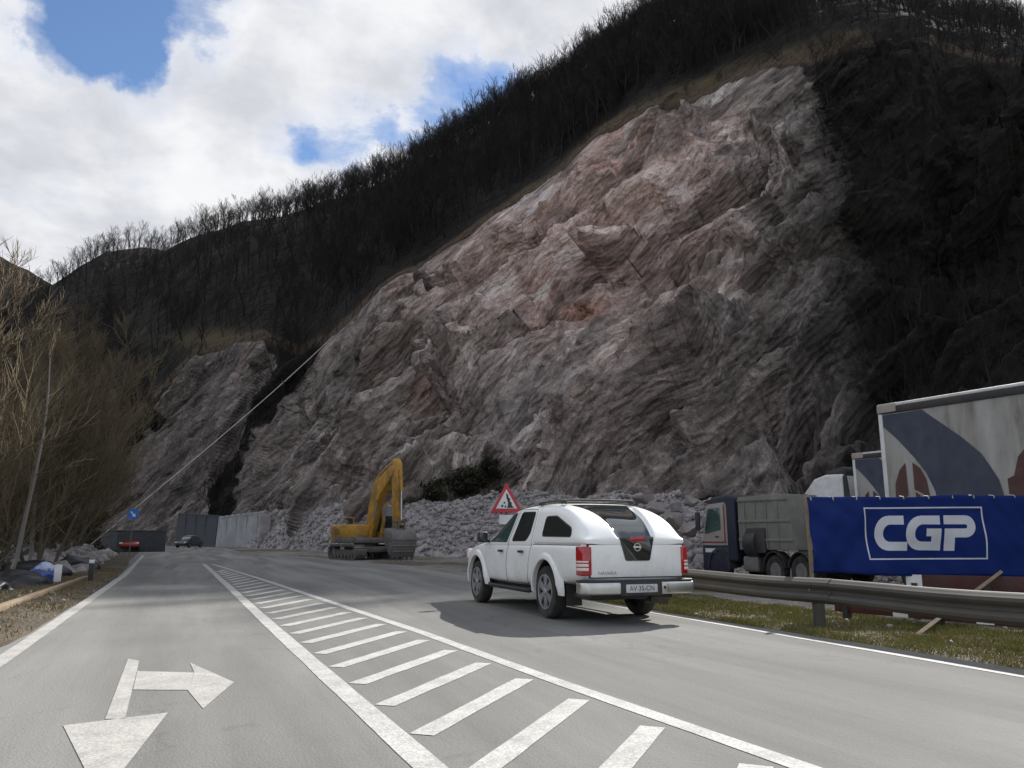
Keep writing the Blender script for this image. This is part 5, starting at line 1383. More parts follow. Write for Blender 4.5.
def build_car(label, loc, rz, paint, roof_paint=None, light=False):
    root = thing('parked_car', label, 'car')
    st = []
    for y, sx, zb, zt in ((-2.05, .80, .42, .78), (-2.0, .90, .32, .92), (-1.6, .98, .24, .98), (-.6, 1, .22, .93), (.8, 1, .22, .92), (1.5, .97, .24, .84), (1.95, .88, .30, .70), (2.05, .78, .40, .62)):
        zm = (zb + zt) / 2; st.append((y, [(0, zb), (.78 * sx, zb), (.86 * sx, zb + .1), (.88 * sx, zm), (.85 * sx, zt - .08), (.72 * sx, zt), (0, zt + .02)]))
    body = section_loft(st).build('body', paint, root, sub=1)
    st = []
    for y, zr, xr in ((-1.75, .95, .66), (-1.45, 1.28, .58), (-1.0, 1.43, .55), (.0, 1.46, .55), (.45, 1.40, .56), (1.15, .95, .66)):
        st.append((y, [(0, .85), (.78, .85), (xr + .10, .95 if zr > 1 else .9), (xr, zr - .03), (xr - .06, zr), (0, zr + .02)]))
    cab = section_loft(st).build('cabin', M_GLASS, root, sub=1)
    st = [(y, [(0, z - .03), (.52, z - .04), (.54, z), (.45, z + .035), (0, z + .05)]) for y, z in ((-1.2, 1.36), (-1.0, 1.43), (0, 1.46), (.35, 1.42))]
    section_loft(st).build('roof', roof_paint or paint, root, sub=1)
    for s in (-1, 1):
        MB().box((s * .62, 2.0, .66), (.28, .10, .13)).build('headlight', M_CLEARL, root, bevel=.03)
        MB().box((s * .66, -2.0, .78), (.24, .10, .16)).build('tail_lamp', M_REDL, root, bevel=.03)
        for y in (-1.3, 1.3): truck_wheel(root, s * .76, y, .32, .2, s)
    root.location = loc; root.rotation_euler = (0, 0, rz)
    return root
p = gpt(189, 547.6); build_car('dark car with pale roof near the dark wall at the road bend', (p.x, p.y, 0), R(150), M_DARKCAR, M_CREAM)
p = dpt(128, 553, 68); build_car('red car beyond the rubble bank on the left, half hidden by stones', (p.x, p.y, .1), R(185), M_REDCAR, M_DARKCAR)
p = gpt(152, 549); build_car('pale car far off on the left lane near the dark site container', (p.x, p.y, 0), R(185), M_WHITETRUCK)

# ================================================================== rubble
def stones(centres, sizes, seed, subdiv=1, cuts=6):
    """many small angular stones as one vertex/face pair of arrays"""
    rng = np.random.default_rng(seed); bm = bmesh.new(); bmesh.ops.create_icosphere(bm, subdivisions=subdiv, radius=1)
    tv = np.array([v.co[:] for v in bm.verts]); tf = np.array([[v.index for v in f.verts] for f in bm.faces]); bm.free()
    shapes = []
    for k in range(14):
        v = tv * rng.uniform(.55, 1.15, 3); 
        for _ in range(cuts):
            n = rng.normal(size=3); n /= np.linalg.norm(n); d = v @ n; c = rng.uniform(.30, .65); v = v - np.clip(d - c, 0, None)[:, None] * n
        shapes.append(v)
    n = len(centres); V = np.empty((n, len(tv), 3)); 
    for i in range(n):
        a, b_, c_ = rng.uniform(0, 2 * PI, 3)
        Rz = np.array([[math.cos(a), -math.sin(a), 0], [math.sin(a), math.cos(a), 0], [0, 0, 1]]); Rx = np.array([[1, 0, 0], [0, math.cos(b_), -math.sin(b_)], [0, math.sin(b_), math.cos(b_)]])
        V[i] = shapes[rng.integers(14)] @ (Rz @ Rx).T * sizes[i] + centres[i]
    F = (tf[None] + (np.arange(n) * len(tv))[:, None, None]).reshape(-1, 3)
    return V.reshape(-1, 3), F
# the talus heap under the cliff
taz = np.arange(2.5, 48, 0.22)
t_f = np.interp(taz, [2.5, 5, 8, 11, 14, 20, 28, 34, 48], [107, 92, 68, 56, 51, 46, 40, 35, 33]); t_c = np.interp(taz, [2.5, 5, 8, 11, 14, 20, 28, 34, 40, 48], [112, 102, 80, 66, 61, 56, 46, 42, 40, 39])
t_h = np.interp(taz, [2.5, 4, 6, 9, 13, 17, 20, 26, 31, 35, 38, 48], [2.0, 4.0, 4.1, 3.6, 3.2, 3.5, 4.2, 3.4, 3.0, 2.5, 1.6, 1.0])
rows = []; NR = 60
for i in range(NR + 1):
    s = i / NR * 1.35; rr = t_f + (t_c - t_f) * s
    zz = -0.6 + (t_h + .6) * np.where(s < 1, np.minimum(1, s) ** 1.0, 1 + .25 * (s - 1))
    rows.append(np.stack([rr * np.sin(np.radians(taz)), rr * np.cos(np.radians(taz)), zz], -1))
TP = np.array(rows); sh = TP.shape[:2]; TPf = TP.reshape(-1, 3)
up_ = sstep(0, .5, TPf[:, 2] + .1)
TPf[:, 2] += (.55 * fbm(TPf, 5, 4, 201) + .5 * facets(TPf, 1.6, 202, .5, .2) + .3 * facets(TPf, .7, 203, .6, .25)) * up_
ti = np.arange(TPf.shape[0]).reshape(sh); Ft = np.stack([ti[:-1, :-1], ti[:-1, 1:], ti[1:, 1:], ti[1:, :-1]], -1).reshape(-1, 4)
rng = np.random.default_rng(5)
n_st = 26000
ks = rng.integers(0, TPf.shape[0], n_st); cen = TPf[ks] + rng.uniform(-.3, .3, (n_st, 3)) * np.array([1, 1, .1])
dist = np.hypot(cen[:, 0], cen[:, 1]); siz = np.exp(rng.normal(-2.55, .60, n_st)) * np.clip(dist / 50, .85, 1.4); siz = np.minimum(siz, .7)
Vs, Fs_ = stones(cen + np.array([0, 0, .04]), siz, 9)
Ftri = np.concatenate([Ft[:, [0, 1, 2]], Ft[:, [0, 2, 3]]])
tag(mesh_np('rubble_heap', np.concatenate([TPf, Vs]), np.concatenate([Ftri, Fs_ + len(TPf)]), M_STONE), 'long heap of loose grey rubble along the foot of the cliff', 'rubble', kind='stuff')

# single boulders one can tell apart
def boulder(px, py, Z, size, label, seed, squash=.8):
    c = dpt(px, py, Z); V, F = stones(np.zeros((1, 3)), np.array([1.0]), seed, 4, 16)
    V = V * size * np.array([1, 1, squash]); V += (.10 * fbm(V / size, .5, 3, seed) + .16 * facets(V / size, .8, seed, .6, .2) + .12 * facets(V / size, .35, seed + 1, .6, .2))[:, None] * V
    o = mesh_np('boulder', V, F, M_BOULDER); o.location = c
    tag(o, label, 'boulder', 'boulders behind the pickup')
bl = [(692, 502, 36, .62, 'pale boulder highest on the heap left of the navy lorry', 301), (655, 507, 38, .85, 'brown boulder just above the white pickup roof', 302), (672, 522, 34, .80, 'grey boulder low beside the pickup rear corner', 303), (690, 531, 33, .75, 'pinkish boulder at guardrail height left of the lorry', 304), (686, 545, 32, .60, 'small dark boulder above the end of the guardrail', 305), (640, 499, 40, .70, 'flat grey boulder above the pickup rear window', 306), (676, 510, 37, .5, 'broken grey boulder between the brown and pale ones', 307)]
for b_ in bl: boulder(*b_)

# left rubble bank
n_l = 2600; rng = np.random.default_rng(12)
yl = rng.uniform(31, 62, n_l); off = rng.uniform(0, 1, n_l)
xe = -2.45 + 0.95 * road_shift(yl)
hgt = np.interp(yl, [31, 36, 46, 56, 62], [.15, .55, .85, .9, .3]) * np.sin(np.clip(off, .05, 1) * PI * .8) ** .7 * rng.uniform(.2, 1, n_l)
cen = np.stack([xe - .5 - off * 4.2, yl, hgt - .05], 1); siz = np.minimum(np.exp(rng.normal(-2.0, .55, n_l)), .5)
Vs, Fs_ = stones(cen, siz, 19)
tag(mesh_np('rubble_bank', Vs, Fs_, M_STONE), 'low bank of broken stone along the left roadside', 'rubble', kind='stuff')
# ================================================================== leafless trees and brush
def bark_mat(name, lo, hi):
    m = bpy.data.materials.new(name); m.use_nodes = True; t = m.node_tree; b = t.nodes['Principled BSDF']; q = NT(t)
    oi = q.n('ShaderNodeObjectInfo'); pos = q.n('ShaderNodeTexCoord').outputs['Object']
    f = q.math('ADD', q.math('MULTIPLY', oi.outputs['Random'], .5), q.math('MULTIPLY', q.noise(pos, .35, 3), .6))
    q.l(q.mix(q.ramp(f, [(.3, 0.0), (.75, 1.0)]), lo, hi), b.inputs['Base Color']); b.inputs['Roughness'].default_value = .9; b.inputs['Specular IOR Level'].default_value = .2
    return m
M_BARK = bark_mat('bark', (0.016, 0.0135, 0.012), (0.046, 0.038, 0.033))
M_TWIG = bark_mat('twigs', (0.040, 0.031, 0.026), (0.095, 0.074, 0.058))
M_WILLOWBARK = bark_mat('willow_bark', (0.07, 0.058, 0.042), (0.15, 0.125, 0.09))
M_WILLOWTWIG = bark_mat('willow_twigs', (0.090, 0.070, 0.044), (0.200, 0.158, 0.100))
M_BUSH = bark_mat('dark_brush', (0.020, 0.022, 0.014), (0.055, 0.052, 0.032))

def seg_prism(V, F, p, q, r0, r1, n=3):
    """tapered n-sided stick, appended to lists"""
    t = (q - p); L = t.length
    if L < 1e-5: return
    t /= L; ref = Vector((0, 0, 1)) if abs(t.z) < .9 else Vector((1, 0, 0)); u = t.cross(ref).normalized(); v = t.cross(u); o = len(V)
    for c, r in ((p, r0), (q, r1)):
        for k in range(n):
            a = 2 * PI * k / n; V.append(tuple(c + (u * math.cos(a) + v * math.sin(a)) * r))
    for k in range(n): F.append((o + k, o + (k + 1) % n, o + n + (k + 1) % n, o + n + k))

def grow_tree(seed, H, spread=.5, n_main=9, n_sub=6, n_twig=6, trunk_r=.13, stems=1, up=.75, fork=.35, twig_r=.012, lean=.0):
    """returns (trunk V, F), (crown V, F) of a bare broadleaf tree about H metres tall"""
    rd = random.Random(seed); TV, TF, CV, CF = [], [], [], []
    def rnd_dir(d, ang):
        ax = Vector((rd.gauss(0, 1), rd.gauss(0, 1), rd.gauss(0, 1))).normalized(); w_ = d.cross(ax).normalized()
        return (Matrix.Rotation(ang, 3, w_) @ d).normalized()
    for s in range(stems):
        d = Vector((rd.gauss(0, .08 + lean), rd.gauss(0, .08 + lean), 1)).normalized(); p = Vector((rd.uniform(-.35, .35), rd.uniform(-.35, .35), 0)) if stems > 1 else Vector((0, 0, 0))
        h = H * rd.uniform(.75, 1.0) if stems > 1 else H; nseg = 7; pts = [p.copy()]; r = trunk_r * (rd.uniform(.6, 1) if stems > 1 else 1)
        for k in range(nseg):
            d = (d + Vector((rd.gauss(0, .10), rd.gauss(0, .10), .06))).normalized(); q = pts[-1] + d * h * .92 / nseg
            f0, f1 = k / nseg, (k + 1) / nseg
            seg_prism(TV, TF, pts[-1], q, r * (1 - f0) ** .8 + .012, r * (1 - f1) ** .8 + .012, 5 if k < 4 else 4); pts.append(q)
        for m in range(n_main):
            f = fork + (1 - fork) * (m + rd.random()) / n_main; i = min(nseg - 1, int(f * nseg)); b0 = pts[i].lerp(pts[i + 1], f * nseg - i)
            az = rd.uniform(0, 2 * PI) ; el = rd.uniform(.35, 1.0) * up + .15
            d1 = Vector((math.cos(az) * math.cos(el), math.sin(az) * math.cos(el), math.sin(el))); L1 = h * spread * (1.15 - .75 * f) * rd.uniform(.7, 1.15)
            r1 = max(.02, r * (1 - f) ** .8 * .55); q = b0; dd = d1; P1 = [b0]
            for k in range(4):
                dd = (dd + Vector((rd.gauss(0, .11), rd.gauss(0, .11), .12))).normalized(); n_ = q + dd * L1 / 4
                seg_prism(CV, CF, q, n_, r1 * (1 - k / 4.6), r1 * (1 - (k + 1) / 4.6), 4); q = n_; P1.append(q)
            for sN in range(n_sub):
                g = .2 + .8 * (sN + rd.random()) / n_sub; i2 = min(3, int(g * 4)); b1 = P1[i2].lerp(P1[i2 + 1], g * 4 - i2)
                d2 = (rnd_dir((P1[i2 + 1] - P1[i2]).normalized(), rd.uniform(.4, .95)) + Vector((0, 0, .30))).normalized(); L2 = L1 * rd.uniform(.35, .62) * (1.15 - .5 * g); q = b1; P2 = [q]; r2 = max(twig_r * 1.5, r1 * .42)
                for k in range(3):
                    d2 = (d2 + Vector((rd.gauss(0, .10), rd.gauss(0, .10), .10))).normalized(); n_ = q + d2 * L2 / 3
                    seg_prism(CV, CF, q, n_, r2 * (1 - k / 4), r2 * (1 - (k + 1) / 4), 3); q = n_; P2.append(q)
                for tN in range(n_twig):
                    g2 = (tN + .5 + rd.random() * .5) / n_twig; i3 = min(2, int(g2 * 3)); b2 = P2[i3].lerp(P2[i3 + 1], min(1, g2 * 3 - i3))
                    d3 = (rnd_dir((P2[i3 + 1] - P2[i3]).normalized(), rd.uniform(.3, .9)) + Vector((0, 0, .28))).normalized(); L3 = L2 * rd.uniform(.35, .7)
                    m3 = b2 + d3 * L3 * .5; e3 = m3 + (d3 + Vector((rd.gauss(0, .14), rd.gauss(0, .14), .10))).normalized() * L3 * .5
                    seg_prism(CV, CF, b2, m3, twig_r, twig_r * .75, 3); seg_prism(CV, CF, m3, e3, twig_r * .75, twig_r * .3, 3)
    return (TV, TF), (CV, CF)

# ---- woodland on the mountain: templates of unit kinds
FT = [grow_tree(500 + k, 9.0, spread=.40 + .06 * (k % 3), n_main=8, n_sub=5, n_twig=3, trunk_r=.12, up=.85, fork=.28, twig_r=.018) for k in range(6)]
SKY_T = [grow_tree(560 + k, 9.0, spread=(.30, .42, .55, .38, .48, .60)[k % 6], n_main=(9, 11, 8)[k % 3], n_sub=6, n_twig=6, trunk_r=(.10, .14, .12)[k % 3], up=(1.0, .8, .65)[k % 3], fork=(.40, .30, .22, .5)[k % 4], twig_r=.012) for k in range(10)]
FTJ = []
for (tv, tf), (cv, cf) in FT:
    o = len(tv); V = np.array(tv + cv); F4 = np.array(tf + [tuple(i + o for i in f) for f in cf]); FTJ.append((V, F4))
row_rim, row_ridge = mount_row('rim'), mount_row('ridge')
rng = np.random.default_rng(44)
def tree_sites(n, row_lo, row_hi, az_lo, az_hi):
    out = []
    for _ in range(n):
        az = rng.uniform(az_lo, az_hi); row = rng.uniform(row_lo, row_hi); p = mount_pt(az, row); out.append((p, az, row))
    return out
# skyline trees: individuals, spaced along the ridge
tree_meshes = []
for (tv, tf), (cv, cf) in SKY_T:
    V = np.array(tv + cv); F4 = np.array(tf + [tuple(i + len(tv) for i in f) for f in cf])
    me_o = mesh_np('leafless_tree', V, F4, M_BARK); tree_meshes.append(me_o.data); bpy.data.objects.remove(me_o)
def place_tree(k, p, h, label, group, rz, name='leafless_tree'):
    o = bpy.data.objects.new(name, tree_meshes[k]); link(o); o.location = (p.x, p.y, p.z - .15); s = h / 9.0
    o.scale = (s * random.uniform(.85, 1.15), s * random.uniform(.85, 1.15), s); o.rotation_euler = (random.uniform(-.08, .08), random.uniform(-.08, .08), rz)
    return tag(o, label, 'tree', group)
az = -11.3; n_sky = 0
while az < 57 and n_sky < 270:
    p = mount_pt(az, row_ridge - rng.uniform(0, 9)); d = math.hypot(p.x, p.y)
    hh = float(np.clip(rng.normal(7.0, 2.2) * (.72 + .28 * math.sin(az * 1.9) * math.sin(az * .63)), 3.5, 10.5)) * (1.2 if d > 200 else .95 if az < 40 else .72)
    place_tree(int(rng.integers(10)), p, hh, 'leafless tree on the skyline of the wooded mountain ridge', 'trees along the mountain skyline', rng.uniform(0, 6.28))
    n_sky += 1; az += (1.9 / d) * 57.3 * rng.uniform(.3, 1.3)
# the rest of the wood reads as one dark mass
WV, WF = [], []; off = 0
def add_wood(p, h, k):
    global off
    V, F4 = FTJ[k]; a = rng.uniform(0, 6.28); s = h / 9.0; c, s_ = math.cos(a), math.sin(a)
    sx = s * rng.uniform(.9, 1.3)
    W = np.stack([(V[:, 0] * c - V[:, 1] * s_) * sx + p.x, (V[:, 0] * s_ + V[:, 1] * c) * sx + p.y, V[:, 2] * s + p.z - .2], 1)
    WV.append(W.astype(np.float32)); WF.append((F4 + off).astype(np.int32)); off += len(V)
for p, a, r in tree_sites(3000, row_rim + 3, row_ridge + 3, -14, 58):
    d = math.hypot(p.x, p.y); px_, py_ = project(np.array([[p.x, p.y, p.z]]))
    if 620 < px_[0] < 850 and r < row_rim + 9: continue
    add_wood(p, rng.uniform(5, 9.5) * (.62 if a > 41 else 1.0), int(rng.integers(6)))
for p, a, r in tree_sites(1500, row_rim + 5, row_ridge - 4, 6, 44): add_wood(p, rng.uniform(4, 8.5), int(rng.integers(6)))
for p, a, r in tree_sites(450, row_ridge - 30, row_ridge + 4, 40, 60): add_wood(p, rng.uniform(3, 6), int(rng.integers(6)))
# low brush and saplings on the right-hand slope and round the rock edges
RK = rock.reshape(nr, na)
for p, a, r in tree_sites(1500, 6 + 12, row_rim + 6, 40, 62):
    j = int((a - azs[0]) / .088); i = int(r)
    if RK[i, j] > .35: continue
    add_wood(p, rng.uniform(1.2, 3.6), int(rng.integers(6)))
for p, a, r in tree_sites(1500, 6 + 25, row_rim + 6, -13, 11):
    j = int((a - azs[0]) / .088); i = int(r)
    if RK[i, j] > .3: continue
    add_wood(p, rng.uniform(2.5, 6), int(rng.integers(6)))
for p, a, r in tree_sites(330, row_rim - 1, row_rim + 14, 10, 48): add_wood(p, rng.uniform(.6, 2.2), int(rng.integers(6)))
tag(mesh_np('bare_woodland', np.concatenate(WV), np.concatenate(WF), M_BARK), 'dark mass of leafless trees covering the mountain slope', 'woodland', kind='stuff')

# ---- willows and alders on the left bank, each with trunk and crown
WT = [grow_tree(700 + k, 11.0, spread=.34, n_main=13, n_sub=9, n_twig=12, trunk_r=.065, stems=4, up=.95, fork=.14, twig_r=.0072, lean=.08) for k in range(4)]
WM = []
for (tv, tf), (cv, cf) in WT:
    a = mesh_np('trunk', np.array(tv), np.array(tf), M_WILLOWBARK); b_ = mesh_np('crown', np.array(cv), np.array(cf), M_WILLOWTWIG)
    WM.append((a.data, b_.data)); bpy.data.objects.remove(a); bpy.data.objects.remove(b_)
wl = [(-14, 24, 9.8, 'tall yellow-brown leafless willow at the left edge of the view'), (8, 30, 9.8, 'leafless willow with pale leaning stems at the left picture edge'), (38, 34, 11.5, 'densest yellow-brown willow thicket beside the left verge'), (62, 38, 12.6, 'tallest leafless willow on the left bank, in front of the notch in the skyline'),
      (74, 43, 10.5, 'right-hand outermost willow on the left bank, against the dark mountain'), (22, 42, 13.0, 'willow standing behind the left edge thicket'), (56, 50, 12.5, 'farther willow seen through the twigs of the tallest one'), (-40, 20, 10.0, 'near willow just outside the left picture edge'), (48, 27, 7.5, 'shorter brushy willow nearest the road'), (66, 56, 11.5, 'small far willow above the left rubble bank'), (52, 33, 11.8, 'dense willow between the tallest one and the left verge'), (66, 36, 9.0, 'short willow reaching toward the road above the black sheeting')]
for k, (px, Z, h, lab) in enumerate(wl):
    p = dpt(px, 545, Z); gz = float(ground_h(np.array([p.x - 1.5]), np.array([p.y]))[0])
    root = thing('willow_tree', lab, 'tree', (p.x - .3, p.y, max(gz, -2.2) - .1), random.uniform(0, 6.28), 'bare willows on the left river bank')
    s = (h + 3.3) / 11.0
    root.scale = (s * 1.05, s * 1.05, s)
    for nm, me in zip(('trunk', 'crown'), WM[k % 4]):
        c = bpy.data.objects.new(nm, me); link(c); c.parent = root
# pale leaning birch stem at the far left
BT = grow_tree(901, 9.0, spread=.25, n_main=9, n_sub=5, n_twig=5, trunk_r=.07, up=.9, fork=.45, twig_r=.009)
M_BIRCH = bark_mat('pale_bark', (0.24, 0.22, 0.19), (0.42, 0.40, 0.36))
for px, Z, tilt, lab in ((-6, 22, 24, 'slender pale stem leaning right at the far left edge'), (22, 27, 16, 'second slender pale stem leaning right among the willows')):
    p = dpt(px, 555, Z); root = thing('sapling', lab, 'tree', (p.x, p.y, -1.6), 0, 'pale leaning saplings'); root.rotation_euler = (0, R(tilt), R(-15))
    mesh_np('trunk', np.array(BT[0][0]), np.array(BT[0][1]), M_BIRCH, root); mesh_np('crown', np.array(BT[1][0]), np.array(BT[1][1]), M_WILLOWTWIG, root)

# ---- dark scrub: dense balls of short crooked twigs and leaves
def bush_mesh(seed, n=900, leaf=.07):
    rd = np.random.default_rng(seed); V, F = [], []
    cl = rd.normal(size=(9, 3)) * np.array([.55, .4, .25]) + np.array([0, 0, .45])
    for c in cl:
        for _ in range(n // 9):
            d = rd.normal(size=3); d /= np.linalg.norm(d); p = c + d * rd.uniform(.1, .42) * np.array([1, 1, .8])
            if p[2] < -.1: continue
            a, b_ = rd.normal(size=3), rd.normal(size=3); a /= np.linalg.norm(a); b_ /= np.linalg.norm(b_); o = len(V); l = leaf * rd.uniform(.6, 1.5)
            V += [tuple(p - a * l), tuple(p + b_ * l * .5), tuple(p + a * l), tuple(p - b_ * l * .5)]; F.append((o, o + 1, o + 2, o + 3))
    TV, TF = [], []
    for k in range(26):
        d = rd.normal(size=3); d[2] = abs(d[2]) + .5; d /= np.linalg.norm(d); seg_prism(TV, TF, Vector((0, 0, -.1)), Vector(tuple(d * rd.uniform(.6, 1.05))), .016, .005)
    o = len(V); V += TV; F += [tuple(i + o for i in f) for f in TF]
    return mesh_np('bush', np.array(V), np.array(F), M_BUSH)
bmesh_o = [bush_mesh(k) for k in range(3)]; bmd = [o.data for o in bmesh_o]
for o in bmesh_o: bpy.data.objects.remove(o)
bush_n = 0
def bush(p, s, label, group=None, flat=.8):
    global bush_n
    o = bpy.data.objects.new('bush', bmd[bush_n % 3]); link(o); o.location = p; o.scale = (s, s, s * flat); o.rotation_euler = (0, 0, random.uniform(0, 6.28)); bush_n += 1
    return tag(o, label, 'bush', group)
scrub = [(418, 500, 1.5), (428, 494, 1.8), (440, 494, 2.0), (441, 484, 2.0), (452, 488, 2.2), (455, 478, 2.0), (464, 484, 2.2), (466, 473, 1.9), (476, 478, 2.0), (480, 469, 1.7), (488, 473, 1.6), (487, 463, 1.4)]
for px, py, s in scrub:
    h = on_mountain(px, py)
    if h: bush(h + Vector((.2, -.3, -.7)), s, 'dark scrub bush in the hollow at the cliff foot above the rubble', 'scrub in the hollow at the cliff foot')
for k, (px, Z, s) in enumerate(((4, 18.5, 1.0), (-20, 17, 1.2), (26, 23, 1.2), (60, 33, 1.5), (76, 41, 1.6), (12, 27, 1.6), (40, 30, 1.7), (90, 50, 1.7), (-6, 22, 1.5), (100, 58, 1.8))):
    p = dpt(px, 560, Z); bush(Vector((p.x - 1.2, p.y, float(ground_h(np.array([p.x - 1.2]), np.array([p.y]))[0]) - .1)), s, 'dark low bramble on the bank below the left verge', 'brambles along the left bank')

# ---- grass: verge tufts, countless
def grass_field(name, n, fx, label, seed, m, hmin=.03, hmax=.11):
    rd = np.random.default_rng(seed); P = fx(rd, n); P = P[np.argsort(P[:, 1])]; n = len(P)
    z = ground_h(P[:, 0], P[:, 1]); clump = .5 + .5 * fbm(np.stack([P[:, 0], P[:, 1], z * 0], 1), .7, 3, seed)
    keep = rd.uniform(size=n) < np.clip(clump * 1.7 - .1, .12, 1); P, z, clump = P[keep], z[keep], clump[keep]; n = len(P)
    h = rd.uniform(hmin, hmax, n) * (.5 + clump); a = rd.uniform(0, 2 * PI, n); w_ = rd.uniform(.004, .010, n); ln = rd.uniform(.1, .9, n) * h; b_ = rd.uniform(0, 2 * PI, n)
    ca, sa = np.cos(a), np.sin(a); z = z - .01
    v0 = np.stack([P[:, 0] - ca * w_, P[:, 1] - sa * w_, z], 1); v1 = np.stack([P[:, 0] + ca * w_, P[:, 1] + sa * w_, z], 1)
    v2 = np.stack([P[:, 0] + np.cos(b_) * ln, P[:, 1] + np.sin(b_) * ln, z + h], 1)
    V = np.stack([v0, v1, v2], 1).reshape(-1, 3); F = np.arange(n * 3).reshape(-1, 3)
    return tag(mesh_np(name, V, F, m, attrs={'tint': np.repeat(rd.uniform(0, 1, n) * .6 + .4 * clump, 3)}), label, 'grass', kind='stuff')
def grass_mat(name, stops):
    m = bpy.data.materials.new(name); m.use_nodes = True; q = NT(m.node_tree); b = m.node_tree.nodes['Principled BSDF']
    q.l(q.ramp(attr(q, 'tint'), stops), b.inputs['Base Color']); b.inputs['Roughness'].default_value = .8; return m
M_GRASS = grass_mat('verge_grass', [(.1, (0.22, 0.165, 0.07)), (.4, (0.20, 0.165, 0.05)), (.7, (0.15, 0.165, 0.035)), (1, (0.10, 0.135, 0.03))])
M_DRY = grass_mat('dry_grass', [(.1, (0.24, 0.19, 0.10)), (.5, (0.17, 0.125, 0.06)), (.8, (0.12, 0.10, 0.04)), (1, (0.08, 0.085, 0.025))])
def fx_right(rd, n):
    y = 3 + 15 * rd.uniform(size=n) ** 1.2; x = np.interp(y, right_key[:, 0], right_key[:, 1]) - .03 + 2.7 * rd.uniform(size=n) ** 1.25; return np.stack([x, y], 1)
def fx_left(rd, n):
    y = 8 + 26 * rd.uniform(size=n) ** 1.3; x = -1.98 + .75 * road_shift(y) - 2.1 * rd.uniform(size=n) ** .8; return np.stack([x, y], 1)
grass_field('verge_grass', 170000, fx_right, 'short green and straw grass along the right verge under the guardrail', 3, M_GRASS, .02, .065)
grass_field('dry_verge_grass', 45000, fx_left, 'dry brown grass along the left verge', 4, M_DRY, .02, .08)

# ---- litter of stones on the verges
rd = np.random.default_rng(8); n = 420
y = 3 + 17 * rd.uniform(size=n); x = np.interp(y, right_key[:, 0], right_key[:, 1]) + rd.uniform(.0, 5.5, n)
y2 = 8 + 26 * rd.uniform(size=n); x2 = -1.95 + .75 * road_shift(y2) - rd.uniform(0, 2.2, n)
P = np.concatenate([np.stack([x, y], 1), np.stack([x2, y2], 1)]); z = ground_h(P[:, 0], P[:, 1])
Vs, Fs_ = stones(np.concatenate([P, z[:, None]], 1), np.minimum(np.exp(rd.normal(-3.9, .6, 2 * n)), .10), 77)
tag(mesh_np('verge_gravel', Vs, Fs_, M_STONE), 'loose stones and gravel scattered along both verges', 'gravel', kind='stuff')

# ================================================================== things on the left verge
a, b_ = gpt(-40, 627), gpt(86, 580)
root = thing('timber_beam', 'long weathered yellowish timber beam lying along the left verge', 'timber beam')
MB().box(((a.x + b_.x) / 2, (a.y + b_.y) / 2, .07), ((b_ - a).length, .14, .10), math.atan2(b_.y - a.y, b_.x - a.x)).build('beam', M_WOOD, root, bevel=.015)
for f in (.08, .5, .93):
    c = a.lerp(b_, f); MB().box((c.x, c.y, -.02), (.12, .34, .14), math.atan2(b_.y - a.y, b_.x - a.x)).build('bearer', M_WOOD, root, bevel=.01)
M_TARP = mat('blue_tarpaulin', (0.055, 0.10, 0.30), 0.5, var=.3, vscale=4, bump=.8, bscale=7)
M_TARPW = mat('pale_tarpaulin', (0.42, 0.46, 0.62), 0.55, var=.2, vscale=4, bump=.8, bscale=7)
M_SACK = mat('black_sheet', (0.012, 0.013, 0.015), 0.4, var=.3, bump=.8, bscale=5)
def lump(name, loc, size, m, seed, parent=None):
    bm = bmesh.new(); bmesh.ops.create_icosphere(bm, subdivisions=4, radius=1); V = np.array([v.co[:] for v in bm.verts]); F = np.array([[v.index for v in f.verts] for f in bm.faces]); bm.free()
    V[:, 2] = np.maximum(V[:, 2], -.55); V *= (1 + .28 * fbm(V, .9, 3, seed) + .14 * (1 - np.abs(fbm(V, .45, 3, seed + 1)) * 3))[:, None]
    o = mesh_np(name, V * np.array(size), F, m, parent, smooth=True); o.location = loc; return o
p = dpt(42, 583, 21.5); root = thing('tarpaulin_bundle', 'crumpled blue and white tarpaulin bundle lying beside the timber beam', 'tarpaulin', (p.x, p.y, 0.0))
lump('blue_sheet', (0, 0, .14), (.36, .34, .30), M_TARP, 1, root); lump('white_sheet', (.05, -.08, .34), (.22, .20, .17), M_TARPW, 2, root)
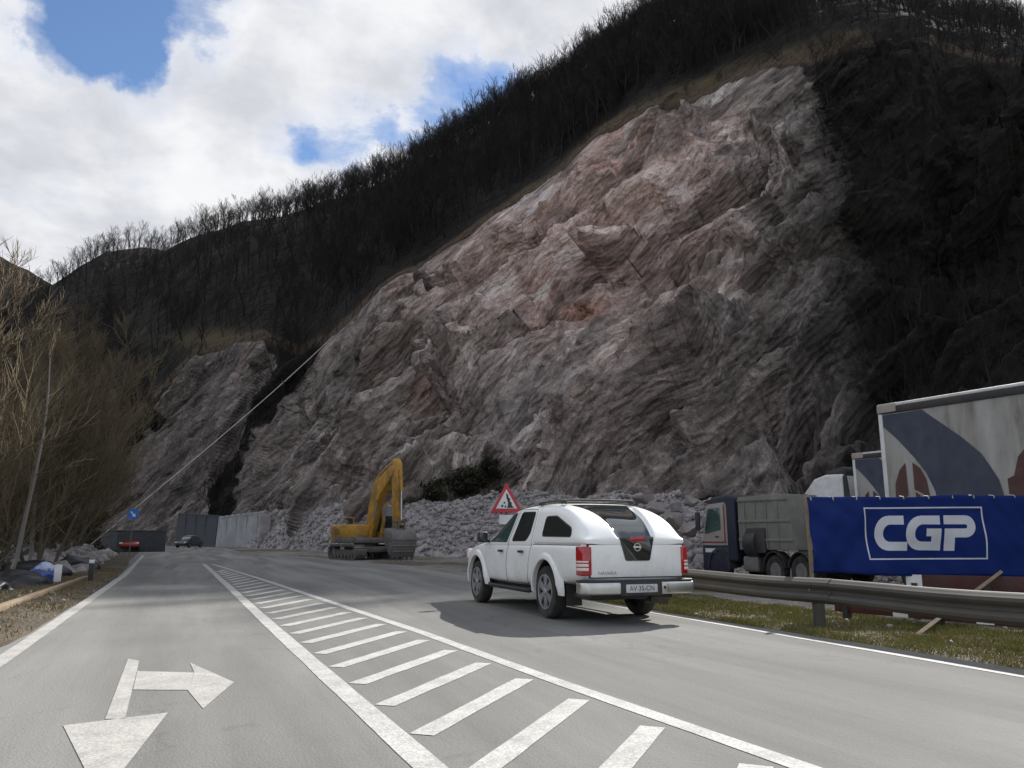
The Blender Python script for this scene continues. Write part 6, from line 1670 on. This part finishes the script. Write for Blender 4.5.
p = dpt(56.5, 586, 21.2); root = thing('white_panel', 'small upright white panel beside the blue tarpaulin', 'panel', (p.x, p.y, 0), R(15))
MB().bb(-.09, .09, -.02, .02, .02, .48).build('board', M_SIGNWHITE, root, bevel=.006); MB().bb(-.02, .02, .02, .05, -.1, .40).build('stake', M_WOOD, root)
for k, (px, py, Z, sz, lab) in enumerate(((12, 590, 19.5, (.95, .8, .45), 'black sheeting heap at the left edge behind the timber beam'), (74, 573, 29, (.95, .75, .55), 'black sheeting heap in front of the rubble bank'), (-25, 600, 17.5, (.8, .7, .4), 'black sheeting heap just outside the left edge'), (33, 578, 23.5, (1.0, .7, .50), 'black sheeting heap behind the blue tarpaulin'))):
    p = dpt(px, py, Z); tag(lump('black_sheeting', (p.x, p.y, max(p.z, -.1)), sz, M_SACK, 20 + k), lab, 'sheeting', 'heaps of black sheeting on the left verge')
p = gpt(90, 582); root = thing('marker_post', 'dark roadside marker post with a pale top left of the road', 'marker post', (p.x, p.y, 0))
MB().bb(-.06, .06, -.05, .05, -.1, .62).build('post', M_BLACK, root, bevel=.015); MB().bb(-.062, .062, -.052, .052, .50, .60).build('reflector_band', M_SIGNWHITE, root, bevel=.004)

# ---- the cable that runs from the roadside up to the rock
e = on_mountain(336, 338) + Vector((-.4, -.2, .2)); s_ = dpt(72, 560, 46)
M_CABLE = mat('pale_cable_sleeve', (0.38, 0.355, 0.32), .6, var=.15)
root = thing('cable', 'pale sleeved cable stretched from the left roadside up to the rock face', 'cable')
pts = [s_.lerp(e, t) + Vector((0, 0, -.9 * math.sin(PI * t) * .5)) for t in np.linspace(0, 1, 40)]
MB().tube(pts, [.022 + .050 * t for t in np.linspace(0, 1, 40)], 8).build('sleeve', M_CABLE, root, smooth=True)
for t in (.62,):
    c = s_.lerp(e, t) + Vector((0, 0, -.9 * math.sin(PI * t) * .5)); MB().box(c, (.25, .25, .45)).build('clamp', M_GALV, root, bevel=.03)
MB().box((s_.x, s_.y, s_.z / 2 - .3), (.25, .25, max(.3, s_.z) + .9)).build('anchor_block', M_CONC, root, bevel=.03)
